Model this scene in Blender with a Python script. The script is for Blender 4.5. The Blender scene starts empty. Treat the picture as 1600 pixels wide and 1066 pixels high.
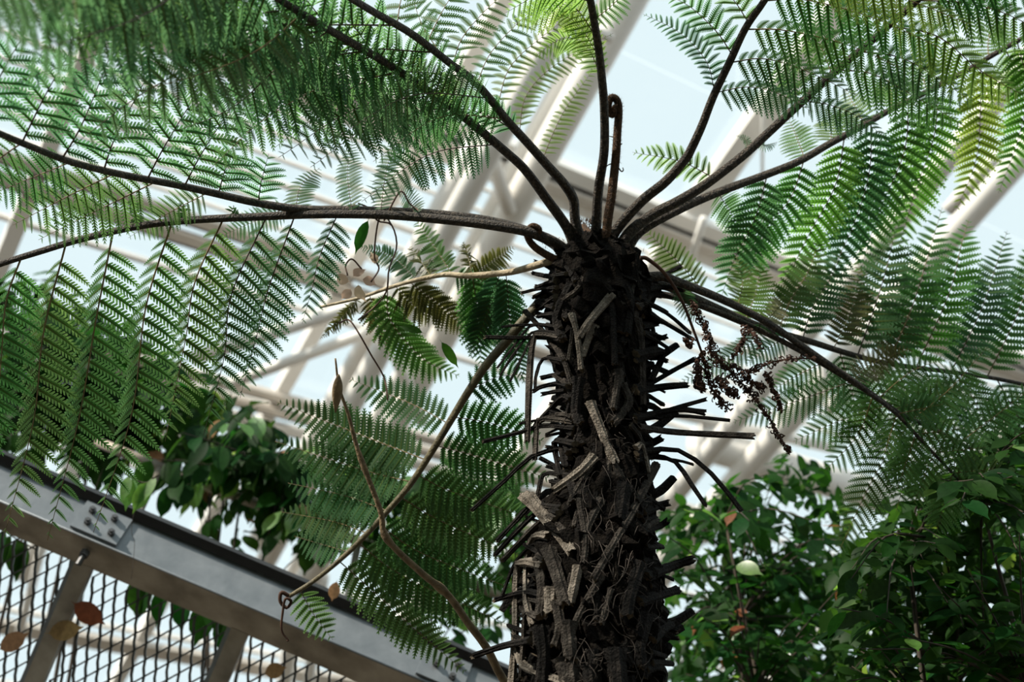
import bpy, math, random
import numpy as np
from math import sin, cos, tan, radians, pi, sqrt, atan2
from mathutils import Vector, Matrix

# ------------------------------------------------------------------ camera
FPX = 2000.0                       # focal length in pixels of the 1600 x 1066 frame
PITCH = radians(30)
CAM = np.array([0, 0, 1.6])
RGT = np.array([1.0, 0, 0])
FWD = np.array([0, cos(PITCH), sin(PITCH)])
UPV = np.array([0, -sin(PITCH), cos(PITCH)])
scn = bpy.context.scene
col = scn.collection
cd = bpy.data.cameras.new('camera')
cd.sensor_width = 36.0
cd.lens = 36.0 * FPX / 1600.0
cd.clip_end = 400
cd.dof.use_dof = True
cd.dof.focus_distance = 4.15
cd.dof.aperture_fstop = 1.9
cam = bpy.data.objects.new('camera', cd)
cam.location = CAM
cam.rotation_euler = (radians(90) + PITCH, 0, 0)
col.objects.link(cam)
scn.camera = cam

# ------------------------------------------------------------------ world, sun, exposure
w = bpy.data.worlds.new('overcast_sky')
scn.world = w
w.use_nodes = True
bg = w.node_tree.nodes['Background']
bg.inputs[0].default_value = (0.82, 0.955, 1.0, 1)
bg.inputs[1].default_value = 1.12
sd = bpy.data.lights.new('sun', 'SUN')
sd.energy = 7.5
sd.angle = radians(1.5)
sd.color = (1.0, 0.93, 0.82)
sun = bpy.data.objects.new('sun', sd)
SUN_H, SUN_E = radians(-122), radians(45)
to_sun = Vector((sin(SUN_H) * cos(SUN_E), cos(SUN_H) * cos(SUN_E), sin(SUN_E)))
sun.rotation_euler = to_sun.to_track_quat('Z', 'Y').to_euler()
sun.location = (-10, 5, 30)
col.objects.link(sun)
vs = scn.view_settings
vs.view_transform = 'Standard'
vs.look = 'None'
vs.exposure = 0.0
vs.gamma = 1.0
vs.use_curve_mapping = False

rnd = random.Random(11)
nrng = np.random.default_rng(5)


def ray(x, y):
    return FWD + RGT * ((x - 800) / FPX) + UPV * ((533 - y) / FPX)


def at(x, y, d):
    """world point seen at pixel (x, y) at depth d along the viewing axis"""
    return CAM + d * ray(x, y)


def unit(v):
    v = np.asarray(v, float)
    n = np.linalg.norm(v)
    return v / n if n > 1e-9 else v


# ------------------------------------------------------------------ materials
def new_mat(name):
    m = bpy.data.materials.new(name)
    m.use_nodes = True
    nt = m.node_tree
    nt.nodes.clear()
    out = nt.nodes.new('ShaderNodeOutputMaterial')
    return m, nt, out


def N(nt, t, **kw):
    n = nt.nodes.new('ShaderNode' + t)
    for k, v in kw.items():
        setattr(n, k, v)
    return n


def noise_ramp(nt, scale, stops, detail=4, coord='Object', stretch=None):
    tc = N(nt, 'TexCoord')
    no = N(nt, 'TexNoise')
    no.inputs['Scale'].default_value = scale
    no.inputs['Detail'].default_value = detail
    src = tc.outputs[coord]
    if stretch:
        mp = N(nt, 'Mapping')
        mp.inputs['Scale'].default_value = stretch
        nt.links.new(src, mp.inputs[0])
        src = mp.outputs[0]
    nt.links.new(src, no.inputs['Vector'])
    r = N(nt, 'ValToRGB')
    el = r.color_ramp.elements
    el[0].position, el[0].color = stops[0][0], (*stops[0][1], 1)
    el[1].position, el[1].color = stops[-1][0], (*stops[-1][1], 1)
    for p, c in stops[1:-1]:
        e = el.new(p)
        e.color = (*c, 1)
    nt.links.new(no.outputs['Fac'], r.inputs[0])
    return no, r


def solid(name, stops, scale=6, rough=.6, metal=0.0, bump=0.0, bscale=60, stretch=None, spec=.4):
    m, nt, out = new_mat(name)
    p = N(nt, 'BsdfPrincipled')
    no, r = noise_ramp(nt, scale, stops, stretch=stretch)
    nt.links.new(r.outputs[0], p.inputs['Base Color'])
    p.inputs['Roughness'].default_value = rough
    p.inputs['Metallic'].default_value = metal
    p.inputs['Specular IOR Level'].default_value = spec
    if bump:
        n2, r2 = noise_ramp(nt, bscale, [(0.3, (0, 0, 0)), (.7, (1, 1, 1))], stretch=stretch)
        b = N(nt, 'Bump')
        b.inputs['Strength'].default_value = bump
        b.inputs['Distance'].default_value = .01
        nt.links.new(r2.outputs[0], b.inputs['Height'])
        nt.links.new(b.outputs[0], p.inputs['Normal'])
    nt.links.new(p.outputs[0], out.inputs[0])
    return m


def leafy(name, base, trans, tmix=.45, var=.25, gloss=.06, rough=.35, hue=.03):
    """thin leaf: diffuse front, translucent when lit from behind, slight waxy gloss"""
    m, nt, out = new_mat(name)
    oi = N(nt, 'ObjectInfo')
    no, r = noise_ramp(nt, 7, [(.25, (1 - var,) * 3), (.75, (1 + var,) * 3)])
    def tinted(c):
        hs = N(nt, 'HueSaturation')
        hs.inputs['Color'].default_value = (*c, 1)
        mr = N(nt, 'MapRange')
        mr.inputs['To Min'].default_value = .5 - hue
        mr.inputs['To Max'].default_value = .5 + hue * .6
        nt.links.new(oi.outputs['Random'], mr.inputs[0])
        nt.links.new(mr.outputs[0], hs.inputs['Hue'])
        mx = N(nt, 'MixRGB', blend_type='MULTIPLY')
        mx.inputs[0].default_value = 1
        nt.links.new(hs.outputs[0], mx.inputs[1])
        nt.links.new(r.outputs[0], mx.inputs[2])
        return mx.outputs[0]
    d = N(nt, 'BsdfDiffuse')
    t = N(nt, 'BsdfTranslucent')
    nt.links.new(tinted(base), d.inputs[0])
    nt.links.new(tinted(trans), t.inputs[0])
    mix = N(nt, 'MixShader')
    mix.inputs[0].default_value = tmix
    nt.links.new(d.outputs[0], mix.inputs[1])
    nt.links.new(t.outputs[0], mix.inputs[2])
    g = N(nt, 'BsdfGlossy')
    g.inputs['Roughness'].default_value = rough
    m2 = N(nt, 'MixShader')
    m2.inputs[0].default_value = gloss
    nt.links.new(mix.outputs[0], m2.inputs[1])
    nt.links.new(g.outputs[0], m2.inputs[2])
    nt.links.new(m2.outputs[0], out.inputs[0])
    return m


def glass_mat():
    m, nt, out = new_mat('roof_glass')
    t = N(nt, 'BsdfTransparent')
    t.inputs[0].default_value = (.95, .965, .965, 1)
    g = N(nt, 'BsdfGlossy')
    g.inputs['Roughness'].default_value = .03
    mx = N(nt, 'MixShader')
    mx.inputs[0].default_value = .04
    nt.links.new(t.outputs[0], mx.inputs[1])
    nt.links.new(g.outputs[0], mx.inputs[2])
    nt.links.new(mx.outputs[0], out.inputs[0])
    return m


M = {}
M['frond'] = leafy('fern_green', (.050, .126, .040), (.20, .43, .11), .55, gloss=.012, rough=.5)
M['frond_bright'] = leafy('fern_bright_green', (.072, .165, .042), (.35, .58, .12), .6, gloss=.012, rough=.5, hue=.04)
M['frond_cool'] = leafy('fern_blue_green', (.040, .103, .048), (.14, .34, .13), .53, gloss=.015, rough=.5)
M['frond_dark'] = leafy('fern_deep_green', (.036, .092, .032), (.13, .29, .08), .52, gloss=.018, rough=.5)
M['frond_yellow'] = leafy('fern_yellowing', (.11, .12, .02), (.36, .33, .05), .5, gloss=.02)
M['frond_pale'] = leafy('fern_withered_pale', (.36, .33, .2), (.6, .55, .34), .45, gloss=.02)
M['frond_olive'] = leafy('fern_withering_olive', (.07, .075, .025), (.22, .23, .06), .45, gloss=.02)
M['midrib'] = leafy('leaflet_midrib', (.10, .16, .04), (.2, .32, .08), .4, gloss=.01)
M['costa'] = solid('pinna_stalk', [(.3, (.10, .075, .022)), (.7, (.19, .13, .04))], 20, .6)
M['costa_dark'] = solid('pinna_stalk_dark', [(.3, (.035, .026, .012)), (.7, (.075, .05, .02))], 20, .6)
M['rachis'] = solid('petiole_brown', [(.3, (.018, .013, .009)), (.5, (.04, .03, .02)), (.72, (.13, .10, .07))], 90, .7, bump=.8, bscale=160)
M['rachis_green'] = solid('petiole_olive', [(.3, (.05, .042, .018)), (.7, (.12, .098, .045))], 25, .6, bump=.3, bscale=90)
M['rachis_pale'] = solid('petiole_pale', [(.3, (.22, .17, .10)), (.7, (.46, .38, .25))], 40, .7, bump=.3, bscale=90)
M['fuzz'] = solid('brown_scale_hair', [(.3, (.035, .018, .008)), (.7, (.13, .065, .027))], 90, .85, bump=.8, bscale=200)
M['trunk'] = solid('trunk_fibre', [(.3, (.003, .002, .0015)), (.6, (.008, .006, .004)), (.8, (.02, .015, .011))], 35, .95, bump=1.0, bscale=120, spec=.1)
M['stub'] = solid('dead_petiole_dark', [(.3, (.0035, .0027, .002)), (.55, (.009, .0073, .0057)), (.75, (.026, .021, .017))], 22, .85, bump=.8, bscale=140, spec=.15)
M['stub_mid'] = solid('dead_petiole_grey', [(.28, (.010, .008, .006)), (.5, (.036, .030, .024)), (.75, (.095, .082, .067))], 26, .85, bump=.8, bscale=150, spec=.15)
M['stub_pale'] = solid('dead_petiole_weathered', [(.28, (.05, .04, .028)), (.5, (.16, .137, .11)), (.75, (.30, .26, .21))], 24, .85, bump=.8, bscale=150, spec=.15)
M['core'] = solid('cut_petiole_core', [(.3, (.03, .022, .013)), (.7, (.12, .09, .055))], 80, .9)
M['fibre'] = solid('root_fibre', [(.3, (.025, .02, .015)), (.7, (.085, .068, .055))], 40, .9)
M['dead'] = solid('dried_frond_brown', [(.3, (.022, .010, .006)), (.7, (.085, .036, .018))], 40, .85)
M['steel'] = solid('skylit_galvanised_steel', [(.3, (.15, .17, .185)), (.7, (.22, .24, .255))], 9, .5, metal=.25, bump=.05, bscale=40)  # grey-blue of the skylight is put into this colour
M['steel_dull'] = solid('dull_galvanised_steel', [(.3, (.16, .135, .105)), (.5, (.31, .27, .215)), (.75, (.46, .41, .34))], 5, .65, metal=.15, bump=.1)
M['mesh'] = solid('mesh_steel', [(.3, (.045, .05, .05)), (.7, (.10, .105, .10))], 9, .5, metal=.4)
M['black'] = solid('black_rubber', [(.3, (.006, .006, .007)), (.7, (.012, .012, .013))], 9, .5)
M['bolt'] = solid('bolt_steel', [(.3, (.06, .06, .06)), (.7, (.12, .12, .12))], 9, .4, metal=.6)
M['cream'] = solid('cream_painted_steel', [(.3, (.78, .735, .68)), (.7, (.85, .805, .75))], 2, .5)
M['beige'] = solid('beige_painted_steel', [(.3, (.58, .51, .44)), (.7, (.68, .61, .535))], 2, .6)
M['darkline'] = solid('dark_strip', [(.3, (.03, .028, .025)), (.7, (.05, .045, .04))], 9, .7)
M['glass'] = glass_mat()
M['shadewall'] = solid('dark_shading_wall', [(.3, (.05, .055, .04)), (.7, (.12, .12, .09))], 2, .9)
M['soil'] = solid('dark_soil', [(.3, (.05, .042, .032)), (.7, (.11, .095, .075))], 3, .95, bump=.5, bscale=20)
M['leaf'] = leafy('shrub_leaf', (.009, .042, .008), (.036, .15, .014), .4, gloss=.007, rough=.5)
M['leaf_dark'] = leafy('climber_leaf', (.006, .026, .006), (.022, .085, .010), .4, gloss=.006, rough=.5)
M['leaf_light'] = leafy('young_leaf', (.07, .18, .035), (.25, .48, .06), .5, gloss=.06, rough=.35)
M['leaf_brown'] = leafy('fallen_leaf', (.17, .065, .025), (.34, .12, .035), .45, gloss=.03, hue=.02)
M['leaf_tan'] = leafy('fallen_tan_leaf', (.34, .21, .10), (.45, .27, .11), .45, gloss=.02, hue=.02)
M['petal'] = leafy('withered_petal', (.55, .42, .31), (.6, .42, .28), .45, gloss=.02, hue=.02)
M['wood'] = solid('climber_wood', [(.3, (.02, .015, .010)), (.7, (.055, .04, .026))], 20, .85)
M['stem_tan'] = solid('tan_stem', [(.3, (.10, .065, .03)), (.7, (.22, .155, .08))], 30, .8, bump=.3)
M['twig_red'] = solid('reddish_twig', [(.3, (.07, .035, .025)), (.7, (.16, .09, .06))], 30, .8)


# ------------------------------------------------------------------ mesh helpers
class G:
    """triangle soup with a material index per face"""
    def __init__(s):
        s.v, s.f, s.m, s.n, s.sm = [], [], [], 0, []

    def add(s, v, f, mi=0, smooth=True):
        v = np.asarray(v, float).reshape(-1, 3)
        f = np.asarray(f, int).reshape(-1, 3)
        s.v.append(v)
        s.f.append(f + s.n)
        s.m.append(np.full(len(f), mi, int))
        s.sm.append(np.full(len(f), smooth, bool))
        s.n += len(v)
        return s

    def mesh(s, name, mats, origin):
        v = (np.concatenate(s.v) - origin).astype(np.float32)
        f = np.concatenate(s.f).astype(np.int32)
        me = bpy.data.meshes.new(name)
        me.vertices.add(len(v))
        me.vertices.foreach_set('co', v.ravel())
        me.loops.add(f.size)
        me.loops.foreach_set('vertex_index', f.ravel())
        me.polygons.add(len(f))
        me.polygons.foreach_set('loop_start', np.arange(0, f.size, 3, dtype=np.int32))
        me.polygons.foreach_set('material_index', np.concatenate(s.m).astype(np.int32))
        me.polygons.foreach_set('use_smooth', np.concatenate(s.sm))
        for m in mats:
            me.materials.append(M[m])
        me.update(calc_edges=True)
        return me


WORLD = {}


def put(name, me, parent=None, origin=(0, 0, 0)):
    o = bpy.data.objects.new(name, me)
    col.objects.link(o)
    origin = np.asarray(origin, float)
    if parent is not None:
        o.parent = parent
        o.location = origin - WORLD[parent.name]
    else:
        o.location = origin
    WORLD[o.name] = origin
    return o


def build(name, g, mats, parent=None, origin=None):
    if origin is None:
        origin = np.concatenate(g.v).mean(0)
    if isinstance(mats, str):
        mats = [mats]
    return put(name, g.mesh(name, mats, origin), parent, origin)


def tag(o, label, cat=None, group=None, kind=None):
    o['label'] = label
    if cat:
        o['category'] = cat
    if group:
        o['group'] = group
    if kind:
        o['kind'] = kind
    return o


def spline(pts, n):
    """Catmull-Rom through pts (any dimension), n samples"""
    p = np.asarray(pts, float)
    if len(p) == 2:
        t = np.linspace(0, 1, n)[:, None]
        return p[0] * (1 - t) + p[1] * t
    p = np.vstack([2 * p[0] - p[1], p, 2 * p[-1] - p[-2]])
    seg = len(p) - 3
    out = []
    for u in np.linspace(0, seg - 1e-6, n):
        i = int(u)
        t = u - i
        a, b, c, d = p[i:i + 4]
        out.append(.5 * (2 * b + (c - a) * t + (2 * a - 5 * b + 4 * c - d) * t * t + (3 * b - a - 3 * c + d) * t ** 3))
    return np.array(out)


def tube(path, rad, sides=8, flat=1.0, up=None, cap=True, ridges=0.0):
    """swept round or flattened section; returns verts, tris"""
    p = np.asarray(path, float)
    n = len(p)
    rad = np.broadcast_to(np.asarray(rad, float), (n,))
    tg = np.gradient(p, axis=0)
    tg /= np.linalg.norm(tg, axis=1)[:, None] + 1e-12
    u = np.array(up if up is not None else (0.3, -0.9, 0.35), float)
    V = []
    ang = np.linspace(0, 2 * pi, sides, endpoint=False)
    rr = np.ones(sides)
    if ridges:
        rr = 1 + ridges * np.where(np.arange(sides) % 2 == 0, 1, -1)
    for i in range(n):
        a = u - tg[i] * (u @ tg[i])
        if np.linalg.norm(a) < 1e-4:
            a = np.cross(tg[i], (1, 0, 0.1))
        a = unit(a)
        b = np.cross(tg[i], a)
        u = a
        V.append(p[i] + rad[i] * rr[:, None] * (np.cos(ang)[:, None] * a * flat + np.sin(ang)[:, None] * b))
    V = np.concatenate(V)
    Fc = []
    for i in range(n - 1):
        for k in range(sides):
            a0, a1 = i * sides + k, i * sides + (k + 1) % sides
            b0, b1 = a0 + sides, a1 + sides
            Fc += [(a0, a1, b1), (a0, b1, b0)]
    if cap:
        V = np.vstack([V, p[0], p[-1]])
        c0, c1 = len(V) - 2, len(V) - 1
        for k in range(sides):
            Fc.append((c0, (k + 1) % sides, k))
            Fc.append((c1, (n - 1) * sides + k, (n - 1) * sides + (k + 1) % sides))
    return V, np.array(Fc)


BOXF = np.array([(0, 2, 1), (1, 2, 3), (4, 5, 6), (5, 7, 6), (0, 1, 4), (1, 5, 4), (2, 6, 3), (3, 6, 7), (0, 4, 2), (2, 4, 6), (1, 3, 5), (3, 7, 5)])


def box(c, ax, ay, az):
    """box around centre c with half-extent vectors"""
    v = [c + sx * ax + sy * ay + sz * az for sz in (-1, 1) for sy in (-1, 1) for sx in (-1, 1)]
    return np.array(v), BOXF


def bar(p0, p1, wv, hv):
    """box bar from p0 to p1; wv, hv are half-extent vectors of the section"""
    return box((p0 + p1) / 2, (p1 - p0) / 2, wv, hv)


# ------------------------------------------------------------------ floor
g = G()
g.add([(-60, -25, 0), (60, -25, 0), (60, 90, 0), (-60, 90, 0)], [(0, 1, 2), (0, 2, 3)])
tag(build('floor', g, 'soil', origin=(0, 0, 0)), 'dark soil ground of the glasshouse bed', 'floor', kind='structure')

# added wall behind the viewer, unseen; keeps frontal light off the trunk
g = G()
g.add(*box(np.array([0, -5.0, 4.5]), np.array([16.0, 0, 0]), np.array([0, .2, 0]), np.array([0, 0, 4.5])), smooth=False)
tag(build('shading_wall', g, 'shadewall'), 'added unseen dark wall that blocks light from behind the viewer', 'wall', kind='structure')

# ------------------------------------------------------------------ glass roof
HR, ER = radians(-33), radians(25)
DR = np.array([sin(HR) * cos(ER), cos(HR) * cos(ER), -sin(ER)])      # down the slope, away to the left
DP = np.array([cos(HR), -sin(HR), 0.0])                              # along the purlins
RN = np.cross(DP, DR)
RN = RN * np.sign(RN[2])
RQ = at(800, 400, 20.0)


def roof_hit(x, y, off=0.0):
    r = ray(x, y)
    q = RQ - RN * off
    return CAM + r * (((q - CAM) @ RN) / (r @ RN))


def rp(a, b, off=0.0):
    return RQ + DP * a + DR * b - RN * off


def rab(x, y, off=0.0):
    q = roof_hit(x, y, off) - RQ
    return q @ DP, q @ DR


roof = bpy.data.objects.new('roof', None)
col.objects.link(roof)
roof.location = RQ
WORLD['roof'] = RQ.copy()
tag(roof, 'sloping glass roof with cream glazing bars over the whole house', 'roof', kind='structure')
A0, A1, B0, B1 = -14.0, 26.0, -12.0, 17.5
# rafters every few metres, large panes between them
a_plate = rab(1135, 248)[0]
rafters = [a_plate + 4.6 * k for k in range(-4, 5)]
b_gut = rab(940, 280)[1]
rows = [b_gut + 1.9 * k for k in range(-8, 9)]
rows = [b for b in rows if B0 - 1 < b < B1 + 1]
pane_me = None
for i in range(len(rafters) - 1):
    for j in range(len(rows) - 1):
        a, a2, b, b2 = rafters[i], rafters[i + 1], rows[j], rows[j + 1]
        if pane_me is None:
            gp = G()
            gp.add(*box(rp((a + a2) / 2, (b + b2) / 2), DP * (a2 - a - .04) / 2, DR * (b2 - b - .03) / 2, RN * .006), smooth=False)
            pane_me = gp.mesh('pane', ['glass'], rp((a + a2) / 2, (b + b2) / 2))
        put('pane', pane_me, roof, rp((a + a2) / 2, (b + b2) / 2))
g = None
for k, a in enumerate(rafters):
    g = G()
    hw = .11 if k != 4 else .22
    g.add(*bar(rp(a, B0, .12), rp(a, B1, .12), DP * hw, RN * .10), smooth=False)
    build('rafter', g, 'cream', roof)
for b in rows:
    if abs(b - b_gut) < .01:
        continue
    if b < b_gut and abs((b - b_gut) / 1.9) % 2 > .5:
        continue
    g = G()
    g.add(*bar(rp(A0, b, .05), rp(A1, b, .05), DR * .035, RN * .045), smooth=False)
    build('purlin', g, 'cream', roof)
# fine glazing bars below the gutter beam
b0 = rab(620, 240)[1]
b1 = rab(620, 277)[1]
step = b1 - b0
k = 0
while b0 + step * k < B1 and k < 7:
    b = b0 + step * k
    g = G()
    g.add(*bar(rp(A0, b, .06), rp(A1, b, .06), DR * .020, RN * .04), smooth=False)
    build('glazing_bar', g, 'cream', roof)
    k += 1
# stepped gutter beam: three flanges and a dark line
for off, db, hw, mt in ((.25, 0, .11, 'cream'), (.34, .26, .07, 'beige'), (.30, .43, .10, 'cream'), (.22, .15, .045, 'darkline')):
    g = G()
    g.add(*bar(rp(A0, b_gut + db, off), rp(A1, b_gut + db, off), DR * hw, RN * .12), smooth=False)
    build('gutter_beam', g, mt, roof)
# heavy lower beams seen on the left and through the walkway mesh
for (x, y), hw in (((233, 303), .07), ((385, 386), .08), ((160, 985), .15), ((440, 605), .07), ((440, 628), .06), ((440, 652), .07), ((470, 720), .10)):
    a, b = rab(x, y)
    g = G()
    g.add(*bar(rp(A0, b, .28), rp(a + (6 if y < 500 else 9), b, .28), DR * hw, RN * .06), smooth=False)
    build('eaves_beam', g, 'beige' if y != 652 else 'cream', roof)
    g = G()
    g.add(*bar(rp(A0, b + hw + .05, .22), rp(a + (6 if y < 500 else 9), b + hw + .05, .22), DR * .03, RN * .05), smooth=False)
    build('dark_line', g, 'darkline', roof)  # dark strip along the lower side of each beam


# ------------------------------------------------------------------ tubular trusses
def truss(label, members):
    org = roof_hit(*members[0][0][:2], 1.0)
    e = bpy.data.objects.new('roof_truss', None)
    col.objects.link(e)
    e.location = org
    WORLD[e.name] = org
    tag(e, label, 'truss', 'tubular roof trusses', 'structure')
    for (p, q, wpx, off, nm) in members:
        P0, P1 = roof_hit(*p, off), roof_hit(*q, off)
        d = ((P0 - CAM) @ FWD + (P1 - CAM) @ FWD) / 2
        r = wpx * d / FPX / 2
        gg = G()
        gg.add(*tube(spline([P0, P1], 4), r, 20))
        build(nm, gg, 'cream', e)


truss('cream tubular truss rising behind the fern crown', [
    ((1130, -260), (440, 980), 46, 1.4, 'chord'),
    ((1010, -210), (370, 960), 38, 2.2, 'chord'),
    ((1060, -210), (420, 960), 22, .9, 'chord'),
    ((775, 170), (400, 850), 34, 1.3, 'chord'),
    ((758, 215), (796, 330), 24, 1.6, 'brace'),
    ((742, 236), (690, 420), 16, 1.4, 'brace'),
    ((880, 30), (955, 60), 18, 1.8, 'brace'),
    ((640, 452), (300, 560), 22, 1.8, 'brace'),
    ((650, 492), (352, 602), 18, 1.5, 'brace'),
    ((620, 560), (660, 660), 20, 1.6, 'brace'),
])
truss('cream tubular truss crossing behind the right-hand fronds', [
    ((1900, -100), (1000, 920), 40, 1.4, 'chord'),
    ((1780, -120), (960, 890), 34, 2.2, 'chord'),
    ((1560, 240), (1480, 330), 22, 1.8, 'brace'),
    ((1290, 640), (1400, 560), 24, 1.8, 'brace'),
    ((1090, 690), (1420, 790), 52, 1.0, 'tie_beam'),
    ((1030, 640), (1300, 700), 18, .8, 'tie_beam'),
])
truss('thin cream post and truss standing far behind the walkway', [
    ((470, 900), (430, 1160), 26, .9, 'chord'),
    ((505, 900), (470, 1160), 18, 1.2, 'chord'),
    ((130, 690), (40, 900), 30, .9, 'chord'),
    ((75, 820), (25, 1010), 14, 1.1, 'brace'),
])
truss('slim cream upright post left of the sunlit fronds', [
    ((1192, 150), (1190, 400), 5, .5, 'chord'),
    ((1100, 340), (1075, 420), 12, .8, 'brace'),
])

# ------------------------------------------------------------------ walkway: beam, cross members, expanded mesh
WD = 6.0
wu = unit(at(790, 1066, WD) - at(0, 730, WD))            # along the beam
wn = -FWD                                                # towards the viewer
wv = np.cross(wn, wu)                                    # up across the deck
if wv[2] < 0:
    wv = -wv
PXM = WD / FPX
WO = at(150, 850, WD)


def wp(u, v, n=0.0):
    """walkway point: u, v in pixels along / across from (150,850), n metres towards viewer"""
    return WO + wu * u * PXM + wv * v * PXM + wn * n


walk = bpy.data.objects.new('walkway', None)
col.objects.link(walk)
walk.location = wp(0, 0)
WORLD[walk.name] = wp(0, 0)
tag(walk, 'galvanised steel walkway with expanded mesh and bolted edge beam', 'walkway')
# edge beam: box section turned so its side and its underside both show
U0, U1 = -420, 900
sec = [(66, .02), (18, .17), (-34, .05), (-34, -.10), (66, -.10)]       # (v px, n m) section corners
V = np.array([wp(u, v, n) for u in (U0, U1) for v, n in sec])
ns = len(sec)
g = G()
F1, F2 = [], []
for k in range(ns):
    a0, a1, c0, c1 = k, (k + 1) % ns, ns + k, ns + (k + 1) % ns
    (F1 if k == 0 else F2).extend([(a0, a1, c1), (a0, c1, c0)])
caps = [(0, i, i + 1) for i in range(1, ns - 1)] + [(ns, ns + i + 1, ns + i) for i in range(1, ns - 1)]
g.add(V, F1, 0, False)
g.add(V, F2 + caps, 1, False)
build('edge_beam', g, ['steel', 'steel_dull'], walk)  # side coloured as lit by the sky, underside browner
g = G()
g.add(*bar(wp(U0, 70, .02), wp(U1, 70, .02), wv * 7 * PXM, wn * .035), smooth=False)
build('edge_strip', g, 'black', walk)
# toe strip lip between side and underside
g = G()
g.add(*tube(spline([wp(U0, 18, .168), wp(U1, 18, .168)], 3), .006, 8))
build('beam_edge', g, 'steel', walk)
# splice plates with bolts
bn = unit(np.cross(wu, wp(0, 66, .02) - wp(0, 18, .17)))
if bn @ wn < 0:
    bn = -bn
bv = unit(wp(0, 66, .02) - wp(0, 18, .17))
for uc, bolts in ((4, ((-18, -.03), (-22, .035), (22, -.035), (14, .04))), (575, ((-14, .0), (16, -.03), (18, .04)))):
    c = wp(uc, 40, .10) + bn * .005
    g = G()
    g.add(*box(c, wu * 38 * PXM, bv * .078, bn * .012), smooth=False)
    sp = build('splice_plate', g, 'steel', walk)
    for bu, bvv in bolts:
        p = c + wu * bu * PXM + bv * bvv + bn * .012
        g = G()
        g.add(*tube(np.array([p, p + bn * .02]), .017, 6), smooth=False)
        g.add(*tube(np.array([p + bn * .02, p + bn * .032]), .009, 8), smooth=False)
        build('bolt', g, 'bolt', sp)
p = wp(2, -4, .14)
dn = unit(np.cross(wu, wp(0, 18, .17) - wp(0, -34, .05)))
if dn @ wn < 0:
    dn = -dn
g = G()
g.add(*tube(np.array([p, p + dn * .03]), .022, 6), smooth=False)
g.add(*tube(np.array([p + dn * .03, p + dn * .06 - wv * .02]), .014, 8), smooth=False)
build('bolt', g, 'bolt', walk)
# cross members (flat bars with a lit edge)
for uc in (-258, -1, 262, 505, 750):
    g = G()
    g.add(*bar(wp(uc, -32, .03), wp(uc, -430, .03), wu * 14 * PXM, wn * .028), 0, False)
    cm = build('cross_member', g, 'steel_dull', walk)
    g = G()
    g.add(*bar(wp(uc - 17, -32, .0), wp(uc - 17, -430, .0), wu * 4 * PXM, wn * .045), 0, False)
    build('flange', g, 'steel', cm)
# expanded metal sheets, one per bay
def mesh_sheet(u0, u1, v0, v1):
    """diamond mesh between two cross members: strands 19 px apart, rows 26 px"""
    gg = G()
    # two strand directions measured in the picture, turned into deck coordinates
    e1 = np.array([19.0, -10.5])          # picture px
    e2 = np.array([-2.0, 26.0])
    cu = np.array([wu @ RGT, -(wu @ UPV)])
    cv = np.array([wv @ RGT, -(wv @ UPV)])
    B = np.linalg.inv(np.array([cu, cv]).T)
    d1, d2 = B @ e1, B @ e2
    T = np.array([d1, d2]).T
    Ti = np.linalg.inv(T)
    cs = np.array([Ti @ c for c in ((u0, v0), (u1, v0), (u0, v1), (u1, v1))])
    i0, i1 = int(cs[:, 0].min()) - 1, int(cs[:, 0].max()) + 2
    j0, j1 = int(cs[:, 1].min()) - 1, int(cs[:, 1].max()) + 2
    def inside(p):
        return u0 < p[0] < u1 and v0 < p[1] < v1
    for i in range(i0, i1):
        for j in range(j0, j1):
            a = T @ (i, j)
            if not inside(a):
                continue
            for dd, hw in ((d2, 1.8), (d1, 1.2)):
                b = a + dd
                if not (u0 - 12 < b[0] < u1 + 12 and v0 - 20 < b[1] < v1 + 20):
                    continue
                A_, B_ = wp(*a), wp(*b)
                t = unit(B_ - A_)
                sdir = np.cross(t, wn)
                # bow every long strand a little, as stretched metal does
                md = (A_ + B_) / 2 + (sdir * 1.6 * PXM if dd is d2 else 0)
                gg.add(*bar(A_ - t * .003, md, sdir * hw * PXM, wn * .006), 0, False)
                gg.add(*bar(md, B_ + t * .003, sdir * hw * PXM, wn * .006), 0, False)
    return gg


for ua, ub in ((-420, -275), (-240, -18), (14, 246), (278, 488), (522, 736)):
    build('mesh_panel', mesh_sheet(ua, ub, -330, -28), 'mesh', walk)
# handrail running behind the beam
hr = [at(150, 690, 7.2), at(330, 762, 7.2), at(470, 812, 7.2), at(640, 876, 7.2), at(860, 960, 7.2)]
g = G()
g.add(*tube(spline(hr, 12), .03, 12))
build('handrail', g, 'steel_dull', walk)
for x, y in ((250, 731), (560, 846)):
    g = G()
    p = at(x, y, 7.2)
    g.add(*tube(np.array([p, p + np.array([0, -.5, -.75])]), .02, 8))
    build('rail_post', g, 'steel_dull', walk)


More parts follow.
